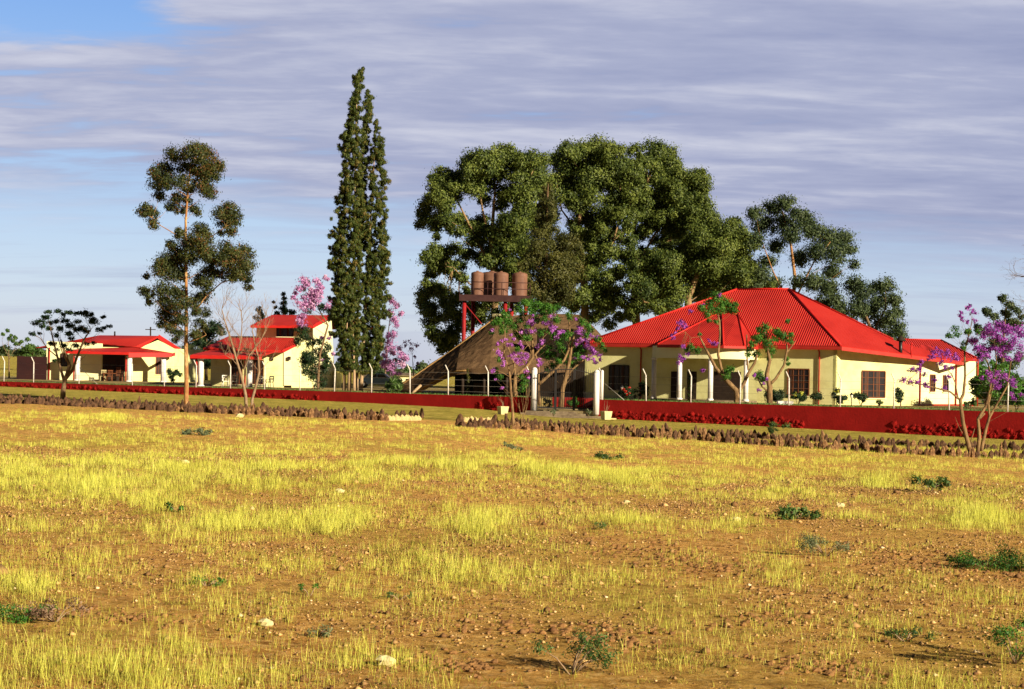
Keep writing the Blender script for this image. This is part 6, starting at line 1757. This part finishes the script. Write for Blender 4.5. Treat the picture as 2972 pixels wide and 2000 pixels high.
# ------------------------------------------------------------------ far background
def far_things():
    # low pale sheds seen between cypress and thatch
    for (x0, x1, y0, y1, Y, mm, lab) in ((1058, 1112, 1096, 1126, 210, 'pot_stone', 'low stone coloured shed far behind the cypresses'), (1108, 1150, 1099, 1118, 240, 'brown_timber', 'low brown shed with dark opening beyond the pink tree'),
                                         (1158, 1192, 1092, 1128, 200, 'plaster_cream', 'pale gable end just left of the thatch tip')):
        a, b = P(x0, y1, Y), P(x1, y1, Y); zt = P((x0 + x1) / 2, y0, Y).z; gz = min(a.z, b.z) - .6
        t = thing('shed', lab, 'shed', Vector(((a.x + b.x) / 2, Y, gz)))
        MB().prism([Vector((a.x, Y, gz)), Vector((b.x, Y, gz)), Vector((b.x, Y, zt)), Vector((a.x, Y, zt))], (0, 4, 0)).build('walls', mm, t)
        MB().prism([Vector((a.x - .3, Y - .3, zt + .01)), Vector((b.x + .3, Y - .3, zt + .01)), Vector((b.x + .3, Y + 4.3, zt + .3)), Vector((a.x - .3, Y + 4.3, zt + .3))], (0, 0, .1)).build('roof', 'concrete', t)
        MB().prism([Vector((a.x + .8, Y - .02, gz)), Vector((a.x + 1.6, Y - .02, gz)), Vector((a.x + 1.6, Y - .02, zt - .3)), Vector((a.x + .8, Y - .02, zt - .3))], (0, -.04, 0)).build('door', 'dark_timber', t)
    # small signboard
    b = P(1151, 1125, 150); b.z = .8; t = thing('signboard', 'small blank white board on a post left of the thatch tip', 'sign', b)
    MB().bar(b, P(1151, 1112, 150), .08, .05, (0, 1, 0)).build('post', 'dark_timber', t); c = P(1151, 1108, 149.9)
    MB().box(c, (.30, .04, .28)).build('board', 'white_paint', t)
    # parked car
    c = P(1098, 1122, 152); c.z = .8; t = thing('parked_car', 'pale blue sedan parked behind the wall just right of the cypress trunks', 'car', c)
    side = [(-2.0, .35), (-2.0, .75), (-1.3, .85), (-.8, 1.3), (.6, 1.3), (1.1, .9), (2.0, .8), (2.05, .35)]
    mat('car_paint', (0.12, 0.2, 0.30), (0.10, 0.17, 0.27), rough=.3, spec=.5)
    MB().prism([c + Vector((x, -.8, zz_)) for x, zz_ in side], (0, 1.6, 0)).build('body', 'car_paint', t)
    for xs in ([(-.72, .9), (-.68, 1.2), (-.12, 1.22), (-.12, .9)], [(-.02, .9), (-.02, 1.22), (.5, 1.22), (.85, .92)]):
        MB().prism([c + Vector((x, -.82, zz_)) for x, zz_ in xs], (0, .015, 0)).build('window', 'glass_dark', t)
    for x in (-1.3, 1.3):
        for y in (-.75, .75):
            w = MB().tube([c + Vector((x, y - .1, .32)), c + Vector((x, y + .1, .32))], .32, 16).build('wheel', 'black_iron', t)
            MB().tube([c + Vector((x, y - .115, .32)), c + Vector((x, y - .101, .32))], .17, 12).build('rim', 'white_paint', w)
    # carport roof at the right edge, behind the hedge
    a, b = P(2940, 1120, 128), P(3080, 1120, 128); zt = P(2960, 1112, 128).z
    t = thing('outbuilding', 'low outbuilding with dark flat roof behind the hedge at the right edge', 'outbuilding', Vector((a.x, 128, .8)))
    MB().prism([Vector((a.x, 128, .8)), Vector((b.x, 128, .8)), Vector((b.x, 128, zt)), Vector((a.x, 128, zt))], (0, 4, 0)).build('walls', 'interior_grey', t)
    MB().box(Vector(((a.x + b.x) / 2, 130, zt + .16)), (b.x - a.x + .8, 5, .3)).build('roof', 'dark_timber', t)
    # distant wood on the horizon
    C, Rr = [], []
    for _ in range(520):
        Y = random.uniform(380, 900); X = random.uniform(-.36, .40) * Y
        z = float(ground_z(X, Y)); r = random.uniform(1.1, 2.4)
        C.append((Vector((X, Y, z + r * .7)), r, random.uniform(-.1, .1)))
    t = foliage('far_bushes', C, 'leaf_gum_far', None, 16, (.5, .8), .6, 5, 0, .75) if False else None
    mbc = [(c, r, o) for c, r, o in C]
    root = None
    Cs = []
    o = foliage_free('far_bushes', mbc, 'leaf_gum_far', 14, (.5, .8))
    tag(o, 'scrub of low dark trees along the far horizon', 'bushes', kind='stuff')
    # horizon scrub line tree
    for (px, py, r, lab) in ((60, 1040, 8, 'small round bush at the left horizon'),):
        pass
    # nearer green belt in the gap right of the cypress
    make_tree('shade_tree', 'green bushy tree low behind the sheds left of the thatch', gb(1172, 1085, 230, .3), 230, [[(1172, 1110), (1172, 1085)]], [(1165, 1082, 14), (1180, 1080, 14), (1195, 1084, 12), (1205, 1082, 10), (1150, 1090, 10)], 'leaf_bush', 'bark_brown', .15, .05, dens=60, leaf=(.2, .4), spread=1)
    make_tree('shade_tree', 'dark bushy tree low behind the cypress trunks and stone shed', gb(1110, 1085, 260, 0), 260, [[(1110, 1105), (1110, 1090)]], [(1098, 1088, 10), (1112, 1086, 12), (1128, 1088, 12), (1140, 1092, 10), (1085, 1090, 8)], 'leaf_dark', 'bark_brown', .15, .05, dens=60, leaf=(.2, .4), spread=1)


def foliage_free(name, clusters, m, dens, leaf):
    fake = empty('tmp', (0, 400, 0)); o = foliage(name, clusters, m, fake, dens, leaf, .6, 4, 0, .75, upb=.5)
    o.parent = None; o.location = fake.location; bpy.data.objects.remove(fake); return o


far_things()


# ================================================================== FIELD GRASS AND WEEDS
def vnoise(x, y, seed=0):
    """smooth value noise 0..1"""
    rs = np.random.default_rng(seed); T = rs.random((64, 64))
    xi = np.floor(x).astype(int); yi = np.floor(y).astype(int); fx = x - xi; fy = y - yi
    fx = fx * fx * (3 - 2 * fx); fy = fy * fy * (3 - 2 * fy)
    a = T[xi % 64, yi % 64]; b = T[(xi + 1) % 64, yi % 64]; c = T[xi % 64, (yi + 1) % 64]; d = T[(xi + 1) % 64, (yi + 1) % 64]
    return (a * (1 - fx) + b * fx) * (1 - fy) + (c * (1 - fx) + d * fx) * fy


# patches of tall straw in ground coordinates: centre given where it stands (photo px), radii in metres
PATCH = [  # display px (2330 wide) x, y, rx px, ry px, strength
    (40, 975, 30, 6, .8), (180, 972, 26, 7, .9), (262, 968, 26, 8, 1.0), (880, 1075, 110, 22, 1.0), (1060, 1070, 130, 20, 1.0), (1260, 1072, 120, 20, 1.1), (1400, 1080, 120, 22, .9), (1520, 1100, 80, 16, .5),
    (60, 1110, 110, 45, .9), (230, 1100, 120, 50, .9), (420, 1100, 130, 45, 1.0), (600, 1095, 130, 45, .9), (760, 1110, 120, 40, .8), (380, 1160, 70, 45, 1.2), (200, 1180, 120, 30, .6), (80, 1200, 90, 30, .7),
    (500, 1190, 110, 45, 1.0), (640, 1180, 110, 40, 1.0), (760, 1200, 120, 45, .9), (1100, 1195, 90, 35, 1.2), (1000, 1170, 120, 30, .6), (1430, 1190, 110, 25, 1.0), (1620, 1080, 60, 14, .6), (1800, 1105, 60, 14, .6), (2000, 1080, 50, 10, 1.1), (2120, 1090, 40, 10, .3),
    (2245, 1175, 70, 22, 1.6), (2180, 1140, 60, 14, .6), (930, 1260, 100, 45, .9), (1050, 1300, 130, 50, .9), (1280, 1290, 140, 40, .5), (700, 1270, 120, 35, .4), (1700, 1200, 60, 20, .5), (1850, 1230, 60, 20, .4),
    (60, 1350, 90, 32, 1.5), (200, 1300, 100, 30, .7), (420, 1330, 100, 30, .6), (560, 1370, 90, 30, .5), (1010, 1370, 70, 28, 1.0), (860, 1350, 80, 25, .5), (1200, 1340, 90, 25, .4), (1460, 1290, 70, 20, .4), (1790, 1310, 50, 22, .7), (1640, 1330, 60, 22, .4),
    (2150, 1320, 80, 24, .5), (2260, 1350, 70, 24, .5), (100, 1540, 140, 50, 1.3), (320, 1540, 130, 50, 1.3), (430, 1480, 80, 35, .8), (560, 1545, 130, 40, 1.0), (700, 1550, 120, 30, .8), (880, 1490, 120, 40, .9), (960, 1530, 120, 50, 1.0), (1150, 1555, 100, 25, .7), (1560, 1490, 110, 45, 1.2), (1650, 1500, 60, 40, .9), (1460, 1520, 60, 40, .7),
    (2100, 1545, 80, 32, .9), (2200, 1560, 90, 25, .9), (1760, 1560, 80, 20, .4), (1300, 1560, 60, 15, .4), (600, 1420, 90, 25, .4), (1950, 1180, 60, 20, .3), (2000, 1420, 90, 30, .2)]


def tri_patch(X, Y):
    """strength of straw at ground points"""
    k = X / Y
    d = 2.6 / Y
    # forward projection of flat ground to display px
    px = (1486 + F * k) / 1.2755; py = (1076 + F * d + 0.021 * F * k) / 1.2755
    s = np.zeros_like(X)
    for (x, y, rx, ry, st) in PATCH:
        s = np.maximum(s, st * np.exp(-((px - x) / rx) ** 2 - ((py - y) / (ry * 1.0)) ** 2))
    return s, px, py


def blades(name, n_try, hmin, hmax, ymin, ymax, m, wbase, prob, label, lean=.18, per=9, clump=.07, twigs=1.0):
    rng = np.random.default_rng(len(name) * 7 + 3)
    # sample uniformly over area between ymin,ymax within slightly more than the view
    u = rng.random(n_try); Y = np.sqrt(ymin ** 2 + u * (ymax ** 2 - ymin ** 2)); X = rng.uniform(-.335, .335, n_try) * Y + rng.uniform(-.6, .6, n_try)
    s, px, py = tri_patch(X, Y)
    f = vnoise(X * .7 + 9, Y * .5, 5) * .45 + vnoise(X * 1.9, Y * 1.1, 6) * .3 + vnoise(X * 4.5, Y * 3.2, 8) * .25
    p = prob(s, f, py, px)
    keep = rng.random(n_try) < p
    X, Y, s, f = X[keep], Y[keep], s[keep], f[keep]
    n = len(X)
    h0 = rng.uniform(hmin, hmax, n) * (.65 + .5 * np.clip(s, 0, 1.3))
    X = np.repeat(X, per) + rng.normal(0, clump, n * per); Y = np.repeat(Y, per) + rng.normal(0, clump, n * per)
    h = np.repeat(h0, per) * rng.uniform(.45, 1.1, n * per)
    tn = np.repeat(rng.uniform(0, 1, n), per) * .5 + rng.uniform(0, .5, n * per)
    z = ground_z(X, Y) - .01
    a = rng.uniform(0, 2 * np.pi, n * per); ln = rng.normal(0, lean, n * per) * h
    w = (wbase + .00008 * Y) * rng.uniform(.7, 1.3, n * per)
    dx = np.cos(a); dy = np.sin(a)
    lx = rng.normal(0, lean, n * per) * h; ly = rng.normal(0, lean, n * per) * h
    V = np.stack([np.stack([X - dx * w / 2, Y - dy * w / 2, z], 1), np.stack([X + dx * w / 2, Y + dy * w / 2, z], 1),
                  np.stack([X + lx * .45 + dx * w * .4, Y + ly * .45 + dy * w * .4, z + h * .55], 1), np.stack([X + lx, Y + ly, z + h], 1), np.stack([X + lx * .45 - dx * w * .4, Y + ly * .45 - dy * w * .4, z + h * .55], 1)], 1).reshape(-1, 3)
    i = np.arange(len(X))[:, None] * 5
    Fc = i + np.array([[0, 1, 2, 3, 4]])
    o = npmesh(name, V, Fc, m, None, (0, 30, 0), tint=np.repeat(tn, 5), fsize=5)
    tag(o, label, 'grass', kind='stuff')
    print(name, n * per)
    return o


blades('straw_grass', 210000, .08, .31, 12.8, 75, 'grass_gold', .0015, lambda s, f, py, px: np.clip(s * np.clip((f - .36) * 3.2, .04, 1.3) * .55 + (f > .47) * .12, 0, 1) * np.where(py < 1020, .6, 1.0), 'tall pale yellow straw grass in loose patches across the field')
blades('low_grass', 300000, .03, .10, 12.8, 82, 'grass_low', .005, lambda s, f, py, px: np.clip(.03 + .38 * s + .3 * (f > .58) * f, 0, .6) * np.where(py < 1000, .5, 1.0), 'short sparse olive and straw coloured grass over the field', lean=.45, per=7, clump=.06)


def pebbles():
    rng = np.random.default_rng(77); n = 85000
    u = rng.random(n); ymin, ymax = 12.8, 48; Y = np.sqrt(ymin ** 2 + u * (ymax ** 2 - ymin ** 2)); X = rng.uniform(-.335, .335, n) * Y
    f = vnoise(X * .5, Y * .5, 15); k = rng.random(n) < (.25 + .75 * (f > .45)); X, Y = X[k], Y[k]; n = len(X)
    z = ground_z(X, Y); r = np.exp(rng.normal(math.log(.0105), .5, n)) * (1 + Y / 140)
    oct_ = np.array([[1, 0, 0], [0, 1, 0], [-1, 0, 0], [0, -1, 0], [0, 0, .7], [0, 0, -.5]], float)
    fa = np.array([[0, 1, 4], [1, 2, 4], [2, 3, 4], [3, 0, 4], [1, 0, 5], [2, 1, 5], [3, 2, 5], [0, 3, 5]])
    V = (np.stack([X, Y, z + r * .3], 1)[:, None, :] + oct_[None] * r[:, None, None] * rng.uniform(.6, 1.3, (n, 6, 1))).reshape(-1, 3)
    Fc = (np.arange(n)[:, None, None] * 6 + fa[None]).reshape(-1, 3)
    o = npmesh('pebbles', V, Fc, 'pebble', None, (0, 30, 0), tint=np.repeat(rng.beta(1.0, 3.6, n), 6), fsize=3); tag(o, 'small loose pebbles strewn over the orange soil', 'pebbles', kind='stuff')


pebbles()


def clods():
    mb = MB(); random.seed(12)  # dark lumps put in for the shadow streaks of furrows and ridges
    lines = [((1240, 1222), (1680, 1300), 90), ((1440, 1240), (1700, 1290), 50), ((1500, 1275), (1680, 1300), 40), ((1960, 1262), (2330, 1320), 90), ((640, 1115), (730, 1130), 25), ((1640, 1420), (1800, 1400), 35),
             ((1780, 1500), (2000, 1540), 60), ((1300, 1440), (1460, 1470), 45), ((980, 1500), (1080, 1530), 40), ((180, 1395), (420, 1420), 40), ((60, 1270), (300, 1262), 30), ((1000, 1130), (1500, 1145), 50), ((900, 1420), (1500, 1440), 50)]
    for a, b, n in lines:
        for _ in range(n * 2):
            t = random.random(); x = (a[0] + (b[0] - a[0]) * t + random.gauss(0, 45)) * 1.2755; y = (a[1] + (b[1] - a[1]) * t + random.gauss(0, 9)) * 1.2755
            g = gpoint(x, y); r_ = random.uniform(.010, .032)
            lump(mb, g + Vector((0, 0, r_ * .4)), r_ * random.uniform(1, 1.8), r_, r_ * random.uniform(.6, 1.0), 6, 4)
    mat('clod', (0.32, 0.17, 0.065), (0.17, 0.09, 0.04), scale=14, rough=1, spec=0)
    tag(mb.build('shade_clods', 'clod', None, (0, 25, 0)), 'dark clods in loose lines standing in for furrow shadows across the field', 'shade clods', kind='stuff')


clods()

random.seed(31)
WEEDS = [((1300, 1535), .30, 'leaf_bush', 'feathery green weed at the bottom centre', 1.0, 8), ((2310, 1510), .34, 'leaf_jac', 'leafy green weed cut by the right edge near the bottom', 1.0, 8),
         ((470, 1333), .17, 'leaf_jac', 'flat green weed tuft left of centre in the foreground', .3, 5), ((705, 1355), .12, 'leaf_jac', 'tiny upright green weed right of the flat tuft', .8, 3),
         ((45, 1410), .30, 'leaf_jac', 'dark green low weed at the lower left', .4, 6), ((125, 1415), .28, 'leaf_dead', 'dry grey brown thorny shrub beside the dark weed at lower left', .5, 7),
         ((1820, 1180), .40, 'leaf_bush', 'spreading green weed right of centre in the middle field', .35, 7), ((1880, 1265), .34, 'leaf_grey', 'faint grey green weed below the spreading one', .6, 8),
         ((2115, 1120), .42, 'leaf_bush', 'thin green weed standing alone in the right middle field', .8, 5), ((1172, 1025), .30, 'leaf_grey', 'small grey green weed below the right edging stones', .7, 4),
         ((1770, 1000), .40, 'leaf_bush', 'knee high green plant growing against the right edging stones', 1.6, 8), ((450, 990), .45, 'leaf_grey', 'low grey green cushion on the far soil left of centre', .25, 6),
         ((1390, 1045), .40, 'leaf_bush', 'low green weed on the far soil right of the gate', .25, 5), ((403, 1165), .16, 'leaf_jac', 'small green weed deep in the straw at left', .7, 3),
         ((725, 1445), .16, 'leaf_grey', 'small low weed near the bottom left of centre', .3, 4), ((2240, 1290), .5, 'leaf_jac', 'broad dark green weed mat standing in for a shadow at the right edge', .2, 10), ((2060, 1460), .22, 'leaf_bush', 'weed beside a dry fallen twig at lower right', .4, 5),  # the broad mat is added to stand in for a cast shadow
         ((908, 1365), .14, 'leaf_bush', 'faint green weed among straw at bottom centre left', .4, 3), ((1350, 1205), .18, 'leaf_bush', 'small weed at the head of the dark furrow in mid field', .7, 3), ((735, 945), .2, 'leaf_bush', 'sprouting weed before the steps, left', .6, 4)]
for (dx, dy), r, mm, lab, h, n in WEEDS[:-1]:
    g = gpoint(dx * 1.2755, dy * 1.2755)
    fine = g.y < 30
    t = thing('weed', lab, 'weed', g); mb = MB(); cl = []
    for k in range(n):
        a = random.uniform(0, 6.28); q = g + Vector((math.cos(a) * r * .9, math.sin(a) * r * .9, r * h * random.uniform(.4, 1.2)))
        mb.tube([g - Vector((0, 0, .02)), g.lerp(q, .5) + Vector((0, 0, r * .1)), q], [.008, .006, .002], 4); cl.append((q, r * random.uniform(.35, .55), random.uniform(-.1, .1)))
    mb.build('stems', 'bark_twig', t)
    foliage('leaves', cl, mm, t, 900 if fine else 500, (.012, .035) if fine else (.03, .08), .5, 5, .0, .6)
for px, lab in ((1606, 'tiny sprout growing from the steps, left of centre'), (1708, 'leafy sprout growing from the steps, beside the planter')):
    b = P(px, 1208, 101.3); t = thing('sprout', lab, 'sprout', b); cl = [(b + Vector((random.uniform(-.15, .15), 0, random.uniform(.1, .35))), .11, 0) for _ in range(4)]
    mb = MB()
    for c in cl: mb.tube([b, c[0]], [.01, .004], 4)
    mb.build('stems', 'bark_twig', t); foliage('leaves', cl, 'leaf_grey', t, 700, (.03, .09), .5, 4)
